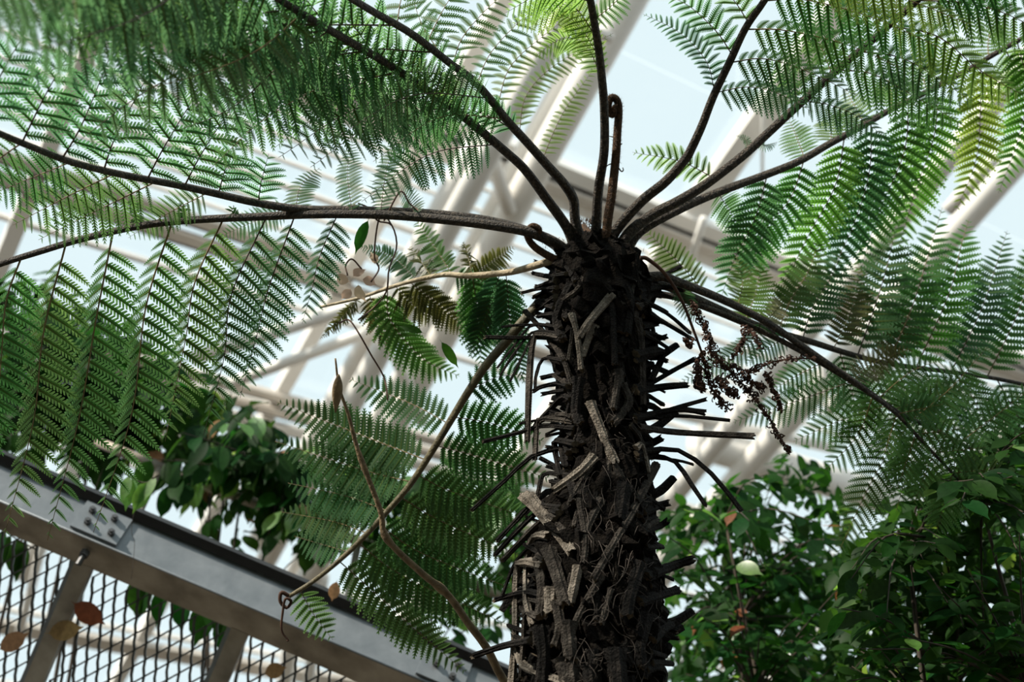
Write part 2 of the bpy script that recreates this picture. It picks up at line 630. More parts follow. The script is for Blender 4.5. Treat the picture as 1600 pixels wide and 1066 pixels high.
# ------------------------------------------------------------------ broad leaves
def leaf_geo(seed, wid=.42, tip=.12, fold=.25, curl=.18, wave=.0, nseg=7):
    """leaf of unit length along +x, normal +z, with midrib fold, drip tip and short stalk"""
    r = np.random.default_rng(seed)
    us = np.linspace(0, 1, nseg + 1)
    half = wid / 2 * np.sin(np.pi * np.clip(us, 0, 1) ** .85) ** .8
    half[-1] = 0.004
    half[0] = 0.006
    half[-2] = max(half[-2] * .45, tip * .08)
    v, f = [], []
    for i, u in enumerate(us):
        z0 = -curl * u * u
        x = u
        wv_ = wave * r.uniform(-1, 1)
        v += [(x, half[i], z0 + half[i] * fold + wv_), (x, 0, z0), (x, -half[i], z0 + half[i] * fold - wv_)]
    for i in range(nseg):
        a = i * 3
        b = a + 3
        f += [(a, a + 1, b + 1), (a, b + 1, b), (a + 1, a + 2, b + 2), (a + 1, b + 2, b + 1)]
    n = len(v)
    s = .012
    v += [(-.14, 0, .02), (0, s, 0), (0, -s, 0)]
    f.append((n, n + 2, n + 1))
    return np.array(v), np.array(f)


LEAFV = [leaf_geo(i, wid=.46 + .06 * (i % 3), fold=.15 + .12 * (i % 2), curl=.08 + .1 * (i % 3)) for i in range(4)]
LEAFM = {}


def leaf_mesh(var, mat):
    if (var, mat) not in LEAFM:
        gg = G()
        gg.add(*LEAFV[var])
        LEAFM[(var, mat)] = gg.mesh('leaf', [mat], np.zeros(3))
    return LEAFM[(var, mat)]


def basis(dirx, nrm):
    x = unit(dirx)
    z = unit(nrm - x * (nrm @ x))
    y = np.cross(z, x)
    return np.array([x, y, z]).T


def put_leaf(parent, p, dirx, nrm, size, var, mat, name='leaf'):
    o = put(name, leaf_mesh(var, mat), parent, p)
    B = basis(dirx, nrm)
    o.rotation_euler = Matrix(B.tolist()).to_euler()
    o.scale = (size,) * 3
    return o


def in_poly(x, y, poly):
    c = False
    n = len(poly)
    for i in range(n):
        x1, y1 = poly[i]
        x2, y2 = poly[i - 1]
        if (y1 > y) != (y2 > y) and x < (x2 - x1) * (y - y1) / (y2 - y1) + x1:
            c = not c
    return c


def shrub(name, label, cat, poly, droot, dlo, dhi, ntwig, per, size, mats, seed, bare=False, face=.55, droop=.3, limit=300, stuffx=0, stemmat='wood', outl=.5, nstem=4):
    """leafy plant: stems from the ground, twigs through the crown, leaves set alternately on the twigs"""
    r = random.Random(seed)
    xs = [p[0] for p in poly]
    ys = [p[1] for p in poly]
    base = droot.copy()
    e = bpy.data.objects.new(name, None)
    col.objects.link(e)
    e.location = base
    WORLD[e.name] = base
    tag(e, label, cat)
    def rp_():
        while True:
            x, y = r.uniform(min(xs), max(xs)), r.uniform(min(ys), max(ys))
            if in_poly(x, y, poly):
                return x, y
    cx, cy = sum(xs) / len(xs), sum(ys) / len(ys)
    heads = []
    for k in range(nstem):
        x, y = rp_()
        x, y = x * .5 + cx * .5, y * .5 + cy * .5
        h = at(x, y, r.uniform(dlo, dhi) * .5 + dhi * .5)
        b = base + np.array([r.uniform(-.12, .12), r.uniform(-.12, .12), 0])
        m = b * .45 + h * .55 + np.array([r.uniform(-.15, .15), r.uniform(-.1, .1), .1])
        gg = G()
        gg.add(*tube(spline([b, m, h], 14), np.linspace(.020, .006, 14), 7))
        build('stem', gg, stemmat, e)
        heads += [m * .5 + h * .5, h, m]
    items = []
    for k in range(ntwig):
        x, y = rp_()
        d = r.uniform(dlo, dhi)
        tip = at(x, y, d)
        h = min(heads, key=lambda q: np.linalg.norm(q - tip) + r.uniform(0, .6))
        dv = tip - h
        ln = np.linalg.norm(dv)
        st = tip - unit(dv) * min(ln, r.uniform(.45, .8)) if ln > .9 else h
        md = (st + tip) / 2 + np.array([0, 0, r.uniform(.02, .10)])
        path = spline([st, md, tip], 9)
        gg = G()
        gg.add(*tube(path, np.linspace(.006, .0018, 9), 5))
        build('twig', gg, stemmat, e)
        s0 = .15
        for j in range(per):
            t = s0 + (1 - s0) * (j + .6) / per
            i = min(int(t * 8), 7)
            p = path[i] + (path[i + 1] - path[i]) * (t * 8 - i)
            tg = unit(path[i + 1] - path[i])
            side = unit(np.cross(tg, (0, 0, 1)) + np.array([0, 0, r.uniform(-.3, .4)])) * (1 if j % 2 else -1)
            dx = unit(tg * r.uniform(.25, .9) + side * r.uniform(.5, 1.0) + np.array([r.uniform(-.3, .3), r.uniform(-.3, .3), -droop * r.uniform(.3, 1.6)]))
            nr = unit(np.array([r.uniform(-.6, .6), -face + r.uniform(-.6, .4), .75 + r.uniform(-.3, .3)]))
            q = (p - CAM)
            dd = q @ FWD
            px, py = 800 + FPX * (q @ RGT) / dd, 533 - FPX * (q @ UPV) / dd
            if not in_poly(px, py, poly) and r.random() > outl:
                continue
            items.append((dd, p + dx * .01, dx, nr, size * r.uniform(.65, 1.25), r.randrange(4), r.choices([m for m, _ in mats], [c for _, c in mats])[0]))
    items.sort(key=lambda t: t[0] / t[4])
    for it in items[:limit]:
        put_leaf(e, *it[1:])
    rest = items[limit:]
    for k in range(stuffx):
        x, y = rp_()
        d = r.uniform(dlo + (dhi - dlo) * .6, dhi + .5)
        dx = unit(np.array([r.uniform(-1, 1), r.uniform(-1, 1), r.uniform(-1, .3)]))
        nr = unit(np.array([r.uniform(-.6, .6), -face + r.uniform(-.6, .4), .75]))
        rest.append((d, at(x, y, d), dx, nr, size * r.uniform(.7, 1.25), r.randrange(4), r.choices([m for m, _ in mats], [c for _, c in mats])[0]))
    if rest:
        gg = G()
        names = [m for m, _ in mats]
        for it in rest:
            v, f = LEAFV[it[5]]
            B = basis(it[2], it[3])
            gg.add(it[1] + (v * it[4]) @ B.T, f, names.index(it[6]))
        o = build('foliage', gg, names, e)
        o['kind'] = 'stuff'
    return e


def ground(x, y, d):
    p = at(x, y, d)
    p[2] = 0
    return p


shrub('leafy_shrub', 'dark green broad-leaved shrub at the lower right with large sharp leaves', 'shrub',
      [(1310, 1066), (1290, 960), (1320, 850), (1370, 800), (1440, 770), (1480, 720), (1540, 690), (1570, 640), (1640, 590), (1680, 1120), (1310, 1120)],
      ground(1500, 1000, 4.8), 4.25, 5.6, 105, 9, .105, [('leaf', .9), ('leaf_dark', .5), ('leaf_light', .04)], 3, stuffx=1500, nstem=3)
shrub('leafy_shrub', 'blurred green shrub with gaps of sky just right of the fern trunk', 'shrub',
      [(1030, 1120), (1035, 800), (1100, 770), (1130, 745), (1180, 760), (1215, 715), (1260, 690), (1300, 740), (1330, 800), (1345, 900), (1350, 1120)],
      ground(1180, 1000, 6.4), 5.6, 7.2, 85, 9, .115, [('leaf', 1), ('leaf_light', .08), ('leaf_dark', .3), ('leaf_brown', .015)], 8, stuffx=900, droop=.5, nstem=3)
shrub('leafy_climber', 'dark leafy climber massed behind the left hanging fern leaflets', 'climber',
      [(-40, 440), (50, 430), (150, 470), (270, 560), (330, 600), (330, 690), (250, 720), (150, 740), (60, 700), (-40, 690)],
      ground(100, 700, 8.2), 7.0, 8.2, 55, 8, .20, [('leaf_dark', 1), ('leaf', .3), ('leaf_light', .08)], 5, stuffx=420, droop=1.0)
shrub('leafy_climber', 'dark drooping climber spilling over the walkway rail', 'climber',
      [(220, 700), (290, 620), (350, 600), (420, 640), (480, 700), (500, 760), (530, 850), (470, 860), (400, 850), (320, 820), (250, 770)],
      ground(380, 780, 7.8), 6.5, 7.8, 42, 8, .165, [('leaf_dark', 1), ('leaf', .35), ('leaf_light', .16), ('leaf_tan', .05)], 21, stuffx=130, droop=1.3, outl=.35)
shrub('leafy_climber', 'green climber sprays crowded behind the lower left frond', 'climber',
      [(430, 760), (500, 740), (560, 700), (640, 740), (800, 720), (840, 800), (830, 960), (760, 990), (640, 910), (560, 880), (480, 860)],
      ground(620, 850, 7.6), 6.5, 7.6, 44, 8, .14, [('leaf_light', .25), ('leaf', .8), ('leaf_dark', .8)], 31, droop=.8, nstem=3, stuffx=260)
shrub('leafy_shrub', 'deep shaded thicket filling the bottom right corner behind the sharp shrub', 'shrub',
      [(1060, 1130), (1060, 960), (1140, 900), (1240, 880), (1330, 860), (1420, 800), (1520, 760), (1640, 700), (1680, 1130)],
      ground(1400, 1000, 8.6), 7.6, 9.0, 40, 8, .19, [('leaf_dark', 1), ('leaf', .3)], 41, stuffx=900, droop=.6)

# green sprays hanging behind the mesh below the beam
def spray(label, pts, n, size, mat, seed, d=6.25):
    r = random.Random(seed)
    path = spline([at(x, y, d) for x, y in pts], 10)
    e = bpy.data.objects.new('leaf_spray', None)
    col.objects.link(e)
    e.location = path[0]
    WORLD[e.name] = path[0].copy()
    tag(e, label, 'leaves', 'leaf sprays hanging behind the mesh')
    gg = G()
    gg.add(*tube(path, .004, 5))
    build('twig', gg, 'wood', e)
    for k in range(n):
        p = path[min(9, 1 + int(k * 9 / n))]
        put_leaf(e, p, np.array([r.uniform(-.5, .3), .05, -1]), np.array([r.uniform(-.5, .5), -1, .2]), size * r.uniform(.8, 1.15), r.randrange(4), mat)


spray('green leaf pair hanging behind the leftmost mesh bay', [(5, 826), (25, 842), (58, 860)], 4, .22, 'leaf', 4)
spray('spray of five green leaves hanging behind the middle mesh bay', [(195, 893), (260, 915), (330, 938), (372, 960)], 7, .21, 'leaf', 6)
spray('small green sprig behind the mesh near the rightmost crossbar', [(560, 1000), (585, 1012), (600, 1030)], 4, .13, 'leaf_light', 7)
spray('light green leaf sprig above the black beam edge', [(195, 740), (225, 755), (248, 742)], 5, .14, 'leaf_light', 9, d=5.7)

# fallen leaves lying against the mesh
for nm, lab, x, y, s, ang, mt in (
        ('fallen_leaf', 'rust brown fallen leaf caught on the mesh in the middle bay', 140, 960, .17, 35, 'leaf_brown'),
        ('fallen_leaf', 'tan curled fallen leaf on the mesh beside the left crossbar', 103, 985, .16, -10, 'leaf_tan'),
        ('fallen_leaf', 'ochre fallen leaf on the leftmost mesh bay', 22, 1002, .15, -30, 'leaf_tan'),
        ('fallen_leaf', 'small brown leaf tucked under the edge beam by the second bay', 194, 886, .10, 80, 'leaf_brown'),
        ('fallen_leaf', 'dark brown leaf under the beam by the second crossbar', 412, 966, .07, 80, 'leaf_brown'),
        ('fallen_leaf', 'pale tan scrap of leaf on the right mesh bay', 430, 1048, .10, -15, 'leaf_tan'),
        ('fallen_leaf', 'orange brown leaf pair hanging at the last mesh bay', 536, 1018, .13, 60, 'leaf_brown'),
        ('fallen_leaf', 'orange dead leaf hanging in front of the edge beam', 522, 925, .09, 105, 'leaf_tan')):
    p = at(x, y, 5.93 if y > 930 or x < 500 else 5.6)
    a = radians(ang)
    dx = RGT * cos(a) - UPV * sin(a)
    o = put_leaf(None, p - dx * s * .5, dx, -FWD + .2 * UPV, s, (x + y) % 4, mt, nm)
    o.scale = (s, s * 1.25, s)
    tag(o, lab, 'leaf', 'fallen leaves on the walkway')

# ------------------------------------------------------------------ the tree fern
def trunk_depth(py):
    v = (533 - py) / FPX
    return 3.86 / (cos(PITCH) - v * sin(PITCH))


def tp(x, y, dd=0.0):
    return at(x, y, trunk_depth(y) + dd)


TROOT = tp(930, 1066)
TROOT[2] = 0
fern = bpy.data.objects.new('tree_fern', None)
col.objects.link(fern)
fern.location = TROOT
WORLD[fern.name] = TROOT.copy()
tag(fern, 'tall tree fern with shaggy black trunk and spreading feathery fronds', 'tree fern')

prof = [(385, 930, 36), (400, 930, 58), (430, 935, 80), (470, 936, 84), (520, 936, 82), (570, 938, 76), (620, 943, 69), (680, 946, 64),
        (730, 946, 70), (780, 940, 82), (830, 930, 94), (900, 928, 110), (960, 926, 114), (1030, 925, 116), (1100, 925, 118), (1250, 925, 122), (1500, 930, 130)]
pp = spline(prof, 90)
NS = 48
ang = np.linspace(0, 2 * pi, NS, endpoint=False)
V = []
cen = []
for i, (py, cx, hw) in enumerate(pp):
    c = tp(cx, py)
    r = hw * trunk_depth(py) / FPX * .93
    cen.append((c, r))
for i, (c, r) in enumerate(cen):
    jit = 1 + nrng.normal(0, .075, NS)
    V.append(c + r * jit[:, None] * (np.cos(ang)[:, None] * np.array([1, 0, 0]) + np.sin(ang)[:, None] * np.array([0, 1, 0])) + np.array([0, 0, 1]) * nrng.normal(0, .012, NS)[:, None])
# continue to the ground
last, rl = cen[-1]
V.append(np.array([TROOT + rl * 1.25 * np.array([cos(a), sin(a), 0]) for a in ang]))
nr_ = len(V)
V.append(np.array([cen[0][0]]))
V = np.concatenate(V)
Fc = []
for i in range(nr_ - 1):
    for k in range(NS):
        a0, a1 = i * NS + k, i * NS + (k + 1) % NS
        Fc += [(a0, a0 + NS, a1 + NS), (a0, a1 + NS, a1)]
for k in range(NS):
    Fc.append((len(V) - 1, k, (k + 1) % NS))
g = G()
g.add(V, Fc, 0, False)
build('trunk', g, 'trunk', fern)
PROF = np.array(prof, float)


def trunk_surf(x, y, lift=.01):
    """point on the near trunk surface at this pixel, or level with the axis when outside the outline"""
    cx = np.interp(y, PROF[:, 0], PROF[:, 1])
    hw = np.interp(y, PROF[:, 0], PROF[:, 2])
    d = trunk_depth(y)
    q = (x - cx) / hw
    if abs(q) < .97:
        return at(x, y, d - sqrt(1 - q * q) * hw * d / FPX * .95 - lift)
    return at(x, y, d - .03)


SD = 14


def stub(pts, wpx, mat='stub', lift=.018, flat=.62, name='petiole_stub', cup=True, tiplift=0.0):
    P3 = []
    x0, y0 = pts[0]
    c0 = np.interp(y0, PROF[:, 0], PROF[:, 1])
    h0 = np.interp(y0, PROF[:, 0], PROF[:, 2])
    if abs(x0 - c0) > h0 * .85 and abs(pts[-1][0] - c0) > h0 * .8:               # root every stub in the trunk
        sg = 1 if x0 > c0 else -1
        pts = [(c0 + sg * h0 * .72, y0 + 4)] + list(pts)
    n = len(pts)
    for i, (x, y) in enumerate(pts):
        P3.append(trunk_surf(x, y, lift + tiplift * i / (n - 1)))
    # a stub that leaves the outline keeps the depth of its last point on the trunk
    P3 = np.array(P3)
    path = spline(P3, 9)
    L = np.linalg.norm(np.diff(path, axis=0), axis=1).sum()
    r0 = wpx * trunk_depth(pts[0][1]) / FPX / 2
    jag = rnd.uniform(.85, 1.1)
    rad = r0 * np.interp(np.linspace(0, 1, 9), [0, .15, .8, 1], [1.25, 1.05, .92, .98 * jag])
    gg = G()
    rad = rad * np.array([1 + rnd.uniform(-.09, .09) for _ in range(9)])
    v, f = tube(path, rad, SD, flat=flat, ridges=.13)
    # uneven broken end
    e0 = 8 * SD
    tg = unit(path[-1] - path[-2])
    for k in range(SD):
        v[e0 + k] += tg * rnd.uniform(-.35, .7) * r0
    if cup:
        v[-1] -= tg * r0 * .6
    gg.add(v, f[:-2 * SD], 0, False)
    gg.add(v, f[-2 * SD:], 1, False)
    return build(name, gg, [mat, 'core'], fern)


D, Mi, Pa = 'stub', 'stub_mid', 'stub_pale'
STUBS = [
    ([(850, 528), (800, 528), (758, 527)], 10, D), ([(850, 509), (815, 508), (785, 511)], 7, D),
    ([(840, 522), (831, 545), (827, 600), (824, 690)], 13, Mi), ([(832, 508), (800, 545), (777, 575)], 6, D), ([(835, 518), (805, 550), (782, 586)], 6, D),
    ([(838, 520), (815, 560), (797, 596)], 6, D), ([(819, 485), (854, 524), (880, 562), (893, 600)], 9, Mi), ([(957, 460), (924, 498), (905, 526)], 11, Pa),
    ([(893, 490), (902, 524), (908, 577)], 9, Pa), ([(896, 515), (889, 562)], 7, Mi), ([(931, 508), (918, 533), (910, 556)], 11, Pa),
    ([(949, 407), (956, 476), (961, 568)], 10, D), ([(995, 498), (1002, 540), (1004, 632)], 12, Mi), ([(1012, 476), (1020, 514), (1026, 548)], 11, Mi),
    ([(1036, 550), (1017, 594)], 14, D), ([(1015, 600), (1050, 580), (1086, 561)], 8, D), ([(1020, 607), (1045, 604), (1073, 602)], 13, D),
    ([(1020, 648), (1058, 637), (1104, 624)], 8, D), ([(1015, 648), (1060, 640), (1101, 645)], 11, D), ([(1010, 655), (1060, 650), (1139, 657)], 7, D),
    ([(1000, 668), (1060, 676), (1177, 682)], 11, Mi), ([(985, 664), (1001, 686), (1011, 722)], 9, Mi), ([(922, 628), (940, 673), (960, 722)], 15, Pa),
    ([(967, 588), (959, 638)], 10, Mi), ([(972, 600), (983, 630), (958, 662)], 13, Mi), ([(885, 648), (862, 650), (842, 660)], 12, Mi),
    ([(843, 655), (838, 680), (836, 718)], 11, Mi), ([(850, 665), (815, 675), (755, 690)], 10, D), ([(870, 655), (840, 657), (812, 662)], 7, D),
    ([(1010, 705), (1060, 704), (1111, 740), (1158, 798)], 9, D), ([(1020, 712), (1055, 722), (1080, 757), (1103, 791)], 9, D), ([(1020, 716), (1060, 720), (1083, 726)], 6, D),
    ([(870, 450), (840, 452), (815, 458)], 8, D), ([(885, 428), (860, 431), (838, 428)], 9, D), ([(900, 440), (880, 408), (858, 376)], 8, D),
    ([(1010, 440), (1040, 428), (1064, 416)], 7, D), ([(1000, 465), (1045, 492), (1078, 520)], 8, D), ([(1005, 485), (1045, 508), (1082, 530)], 9, D),
    ([(1000, 455), (1040, 448), (1068, 455)], 8, D), ([(1005, 520), (1030, 535), (1045, 545)], 9, D), ([(1005, 560), (1030, 552), (1048, 548)], 8, D),
    ([(880, 700), (830, 714), (789, 751), (738, 797)], 11, D), ([(929, 712), (905, 738), (866, 766)], 14, Pa), ([(931, 718), (905, 758), (885, 795)], 8, Mi),
    ([(822, 775), (857, 813), (896, 863)], 22, Pa), ([(832, 790), (805, 815), (777, 845)], 12, D), ([(845, 798), (810, 828), (773, 868)], 12, D),
    ([(855, 808), (820, 840), (785, 876)], 14, Mi), ([(835, 850), (805, 880), (785, 930)], 9, D), ([(825, 925), (800, 930), (773, 938)], 13, D),
    ([(860, 838), (838, 838), (825, 870), (823, 940), (834, 978)], 18, Pa), ([(812, 880), (806, 930), (806, 975), (800, 1072)], 19, Pa), ([(838, 870), (846, 910), (842, 960)], 14, Mi), ([(822, 960), (818, 1000), (814, 1060)], 13, Mi), ([(870, 940), (875, 980), (868, 1010)], 15, Mi), ([(857, 858), (871, 899), (885, 945)], 20, Mi),
    ([(904, 885), (892, 940)], 14, Pa), ([(864, 920), (861, 958)], 24, Pa), ([(1026, 725), (995, 786), (960, 848), (928, 904)], 11, Mi),
    ([(955, 920), (940, 975)], 8, Mi), ([(887, 972), (892, 1032)], 22, Mi), ([(886, 1030), (896, 1080)], 34, Mi), ([(812, 1015), (823, 1043), (885, 1068)], 18, Pa),
    ([(830, 1000), (785, 1010), (738, 1026)], 15, D), ([(1010, 900), (1050, 885), (1083, 874)], 15, D), ([(1000, 940), (1030, 930), (1058, 922)], 15, D),
    ([(962, 1014), (968, 1075)], 28, D), ([(1004, 696), (1014, 737)], 9, Pa), ([(946, 696), (967, 740)], 12, Mi), ([(975, 758), (968, 812)], 24, D),
    ([(1005, 800), (1030, 790), (1045, 786)], 12, D), ([(1005, 830), (1030, 822), (1042, 815)], 11, D), ([(870, 600), (845, 605), (833, 612)], 11, D),
    ([(880, 620), (860, 640), (845, 655)], 12, D), ([(890, 660), (880, 690), (885, 730)], 16, D), ([(905, 590), (900, 640), (905, 660)], 16, D),
    ([(880, 470), (870, 500), (880, 530)], 14, D), ([(975, 440), (985, 470), (980, 520)], 14, D), ([(915, 420), (905, 450), (880, 470)], 9, Mi), ([(1000, 420), (990, 440), (985, 460)], 10, Mi),
    ([(940, 780), (920, 820), (912, 850)], 12, Mi), ([(905, 780), (915, 840), (912, 880)], 10, Mi), ([(1000, 880), (985, 930), (980, 960)], 18, D), ([(940, 900), (905, 960), (890, 1000)], 10, Mi),
    ([(1020, 1000), (1035, 985), (1050, 975)], 13, D), ([(1010, 960), (1000, 1010), (1002, 1040)], 18, D), ([(845, 980), (850, 1020), (848, 1066)], 20, D), ([(920, 1040), (925, 1080)], 20, D),
    ([(850, 560), (838, 585), (836, 605)], 8, D), ([(868, 690), (870, 720), (876, 745)], 13, D), ([(852, 740), (842, 765), (838, 790)], 10, D),
]
for pts, wpx, mt in STUBS:
    stub(pts, wpx, mt, lift=rnd.uniform(.015, .04))
for sx, y0, y1, n_ in ((-1, 415, 500, 12), (1, 420, 560, 14), (-1, 580, 760, 10), (1, 570, 720, 8), (-1, 800, 1050, 10), (1, 760, 1050, 14)):
    for k in range(n_):       # ragged ends standing out of the outline
        y = y0 + (y1 - y0) * (k + rnd.uniform(.1, .9)) / n_
        cx = np.interp(y, PROF[:, 0], PROF[:, 1])
        hw = np.interp(y, PROF[:, 0], PROF[:, 2])
        L = rnd.uniform(10, 34)
        dy = rnd.uniform(-14, 22)
        x = cx + sx * hw * .8
        stub([(x, y), (x + sx * L * .6, y + dy * .35), (x + sx * (L + 8), y + dy)], rnd.uniform(6, 13), D, lift=.01)
for k in range(70):
    y = rnd.uniform(400, 1075)
    cx = np.interp(y, PROF[:, 0], PROF[:, 1])
    hw = np.interp(y, PROF[:, 0], PROF[:, 2])
    q = rnd.uniform(-1, 1)
    x = cx + q * hw * .95
    up = rnd.random() < .5
    L = rnd.uniform(22, 60)
    if up:
        pts = [(x, y), (x + q * L * .25, y - L * .5), (x + q * L * .8, y - L * .8)]
    else:
        pts = [(x, y), (x + q * L * .25 + rnd.uniform(-6, 6), y + L * .4), (x + q * L * .3 + rnd.uniform(-10, 10), y + L)]
    stub(pts, rnd.uniform(8, 17), rnd.choice([D, D, D, D, D, Mi]), lift=rnd.uniform(.002, .02))
# curved stem ends on the back and sides, so the trunk is shaggy all round
for k in range(34):
    y = rnd.uniform(410, 1060)
    c = tp(np.interp(y, PROF[:, 0], PROF[:, 1]), y)
    r = np.interp(y, PROF[:, 0], PROF[:, 2]) * trunk_depth(y) / FPX
    a = rnd.uniform(.05, pi - .05)
    o3 = np.array([cos(a), sin(a), 0])
    p0 = c + o3 * r * .85
    p1 = c + o3 * (r + .03) + np.array([0, 0, rnd.uniform(-.01, .03)])
    p2 = c + o3 * (r + rnd.uniform(.05, .12)) + np.array([0, 0, rnd.uniform(-.05, .08)])
    gg = G()
    gg.add(*tube(spline([p0, p1, p2], 7), np.linspace(.018, .013, 7), 8, flat=.7, ridges=.1), smooth=False)
    build('petiole_stub', gg, D, fern)
# hair-fine aerial roots
gg = G()
for k in range(95):
    y = rnd.uniform(720, 1060) if rnd.random() < .9 else rnd.uniform(500, 700)
    cx = np.interp(y, PROF[:, 0], PROF[:, 1])
    hw = np.interp(y, PROF[:, 0], PROF[:, 2])
    x = cx + rnd.uniform(-.35, .97) * hw
    pts = [trunk_surf(x, y, .02)]
    for j in range(4):
        x += rnd.uniform(-16, 16)
        y += rnd.uniform(-8, 26)
        cx2 = np.interp(y, PROF[:, 0], PROF[:, 1])
        hw2 = np.interp(y, PROF[:, 0], PROF[:, 2])
        x = min(max(x, cx2 - hw2 * .95), cx2 + hw2 * .95)
        pts.append(trunk_surf(x, y, rnd.uniform(.02, .05)))
    gg.add(*tube(spline(pts, 14), rnd.uniform(.0006, .0012), 4))
o = build('aerial_roots', gg, 'fibre', fern)
o['kind'] = 'stuff'


# ---------------------------------------------------------------- fronds
def pinnule_template(m, half, fuse, sweep=.9, sharp=.6):
    """unit leaflet along +u with m lobes a side, joined by a fused strip along its midrib"""
    v, f = [], []
    def wdt(u):
        return half * min(1.0, (1.02 - u) * 2.0) ** sharp * (0.82 + .18 * min(1, u * 5))
    for s in (1, -1):
        for i in range(m):
            u0 = i / m
            b = len(v)
            wi = wdt(u0 + .5 / m)
            v += [(u0, 0), (u0 + .95 / m, 0), (u0 + (sweep + .72) / m, s * wi * .96), (u0 + (sweep + .25) / m, s * wi)]
            q = [(b, b + 1, b + 2), (b, b + 2, b + 3)]
            f += q if s > 0 else [(a, c, d) for a, d, c in q]
        b = len(v)
        v += [(0, 0), (1.04, 0), (.55, s * fuse * half * .85), (.05, s * fuse * half)]
        q = [(b, b + 1, b + 2), (b, b + 2, b + 3)]
        f += q if s > 0 else [(a, c, d) for a, d, c in q]
    return np.array(v), np.array(f)


STYLE = {
    'fine': pinnule_template(12, .14, .32),
    'lacy': pinnule_template(11, .14, .22),
    'solid': pinnule_template(9, .175, .62, sweep=.7),
    'plain': pinnule_template(7, .17, .8, sweep=.6),
}


def pinna(parent, pts3, plen, style, mats, roll=0.0, fold=0.0, gap=.0, pdroop=.25, pang=68, spacing=None, stalk=.05, seed=0, name='pinna', rib=True, crinkle=0.0, widthk=1.0, loose=0.0):
    """one feathery leaflet: stalk through pts3, two ranks of lobed pinnules of length plen (m)"""
    r = np.random.default_rng(seed)
    n = 24
    ax = spline(pts3, n)
    seg = np.linalg.norm(np.diff(ax, axis=0), axis=1)
    L = seg.sum()
    cum = np.concatenate([[0], np.cumsum(seg)]) / L
    gg = G()
    r0 = max(.0016, plen * .026)
    gg.add(*tube(ax, np.linspace(r0, r0 * .25, n), 5), 1)
    sp = plen * float(spacing) if isinstance(spacing, str) else (spacing or plen * .25)      # a string is a share of plen
    cnt = max(6, int(L * (1 - stalk) / sp))
    tv, tf = STYLE[style]
    for side in (1, -1):
        for k in range(cnt):
            t = stalk + (1 - stalk) * (k + (.5 if side > 0 else .3)) / cnt
            if gap and r.random() < gap:
                continue
            p = np.array([np.interp(t, cum, ax[:, j]) for j in range(3)])
            q = np.array([np.interp(min(1, t + .03), cum, ax[:, j]) for j in range(3)])
            q0 = np.array([np.interp(max(0, t - .03), cum, ax[:, j]) for j in range(3)])
            tg = unit(q - q0)
            vd = unit(p - CAM)
            img = unit(np.cross(tg, vd))                 # across, in the picture
            bk = unit(np.cross(img, tg))                 # away from / towards viewer
            if bk @ vd < 0:
                bk = -bk
            th = roll + fold * side
            wdir = side * img * cos(th) + bk * sin(th) * 1.0 if side > 0 else -img * cos(roll - fold) + bk * sin(fold - roll)
            wdir = unit(wdir)
            e = min(1.0, (1 - t) * 2.2 + .02) ** .75 * min(1.0, .62 + t * 2.0)
            ln = plen * e * r.uniform(.93, 1.05)
            a = radians(pang - 14 * t + r.uniform(-3, 3) + crinkle * r.uniform(-30, 30) + loose * r.uniform(-16, 16))
            al = unit(tg * cos(a) + wdir * sin(a) + crinkle * .6 * r.normal(0, 1, 3))
            nrm = unit(np.cross(al, tg))
            ac = unit(np.cross(nrm, al))
            tw = r.uniform(-.22, .22) * (1 + 2.5 * loose)
            ac = unit(ac * cos(tw) + nrm * sin(tw))
            u = tv[:, :1]
            vv = tv[:, 1:] * widthk
            if rib:
                for sg in (1, -1):
                    ru = np.array([[.0], [.0], [.92]])
                    rw = np.array([[.022], [-.022], [0]])
                    off = np.cross(al, ac) * .0006 * sg
                    gg.add(p + off + ln * (ru * al + rw * ac) + np.array([0, 0, -1.0]) * (pdroop * ln) * (ru ** 2), [(0, 1, 2)], 2, False)
            P = p + ln * (u * al + vv * ac) + np.array([0, 0, -1.0]) * (pdroop * ln) * (u ** 2)
            gg.add(P, tf, 0, False)
    return build(name, gg, list(mats) + ['midrib'], parent, origin=pts3[0])


FRONDS = []


def frond(pts, r0, r1, mat='rachis', nsamp=60, sides=9, name='frond', hairs=0):
    """pts: (px, py, depth); returns the frond object and its sampled centre line"""
    p3 = np.array([at(*p) for p in pts])
    path = spline(p3, nsamp)
    pix = spline(pts, nsamp)
    gg = G()
    t = np.linspace(0, 1, nsamp)
    rad = r0 + (r1 - r0) * t ** .7
    gg.add(*tube(path, rad, sides, flat=.85))
    if hairs:
        for k in range(hairs):
            i = int(rnd.random() ** 1.6 * (nsamp - 2) * .6)
            c = path[i]
            o3 = unit(np.cross(path[i + 1] - path[i], nrng.normal(0, 1, 3)))
            t3 = unit(path[i + 1] - path[i])
            l_ = rad[i] * rnd.uniform(.25, .6)
            b = c + o3 * rad[i] * .9
            s = np.cross(o3, t3) * .0009
            gg.add([b - s, b + s, b + o3 * l_ + t3 * l_ * rnd.uniform(-.6, 1.2)], [(0, 1, 2)], 1)
    o = build(name, gg, [mat, 'fuzz'], fern, origin=path[0])
    FRONDS.append(o)
    return o, path, pix


SEED = [100]


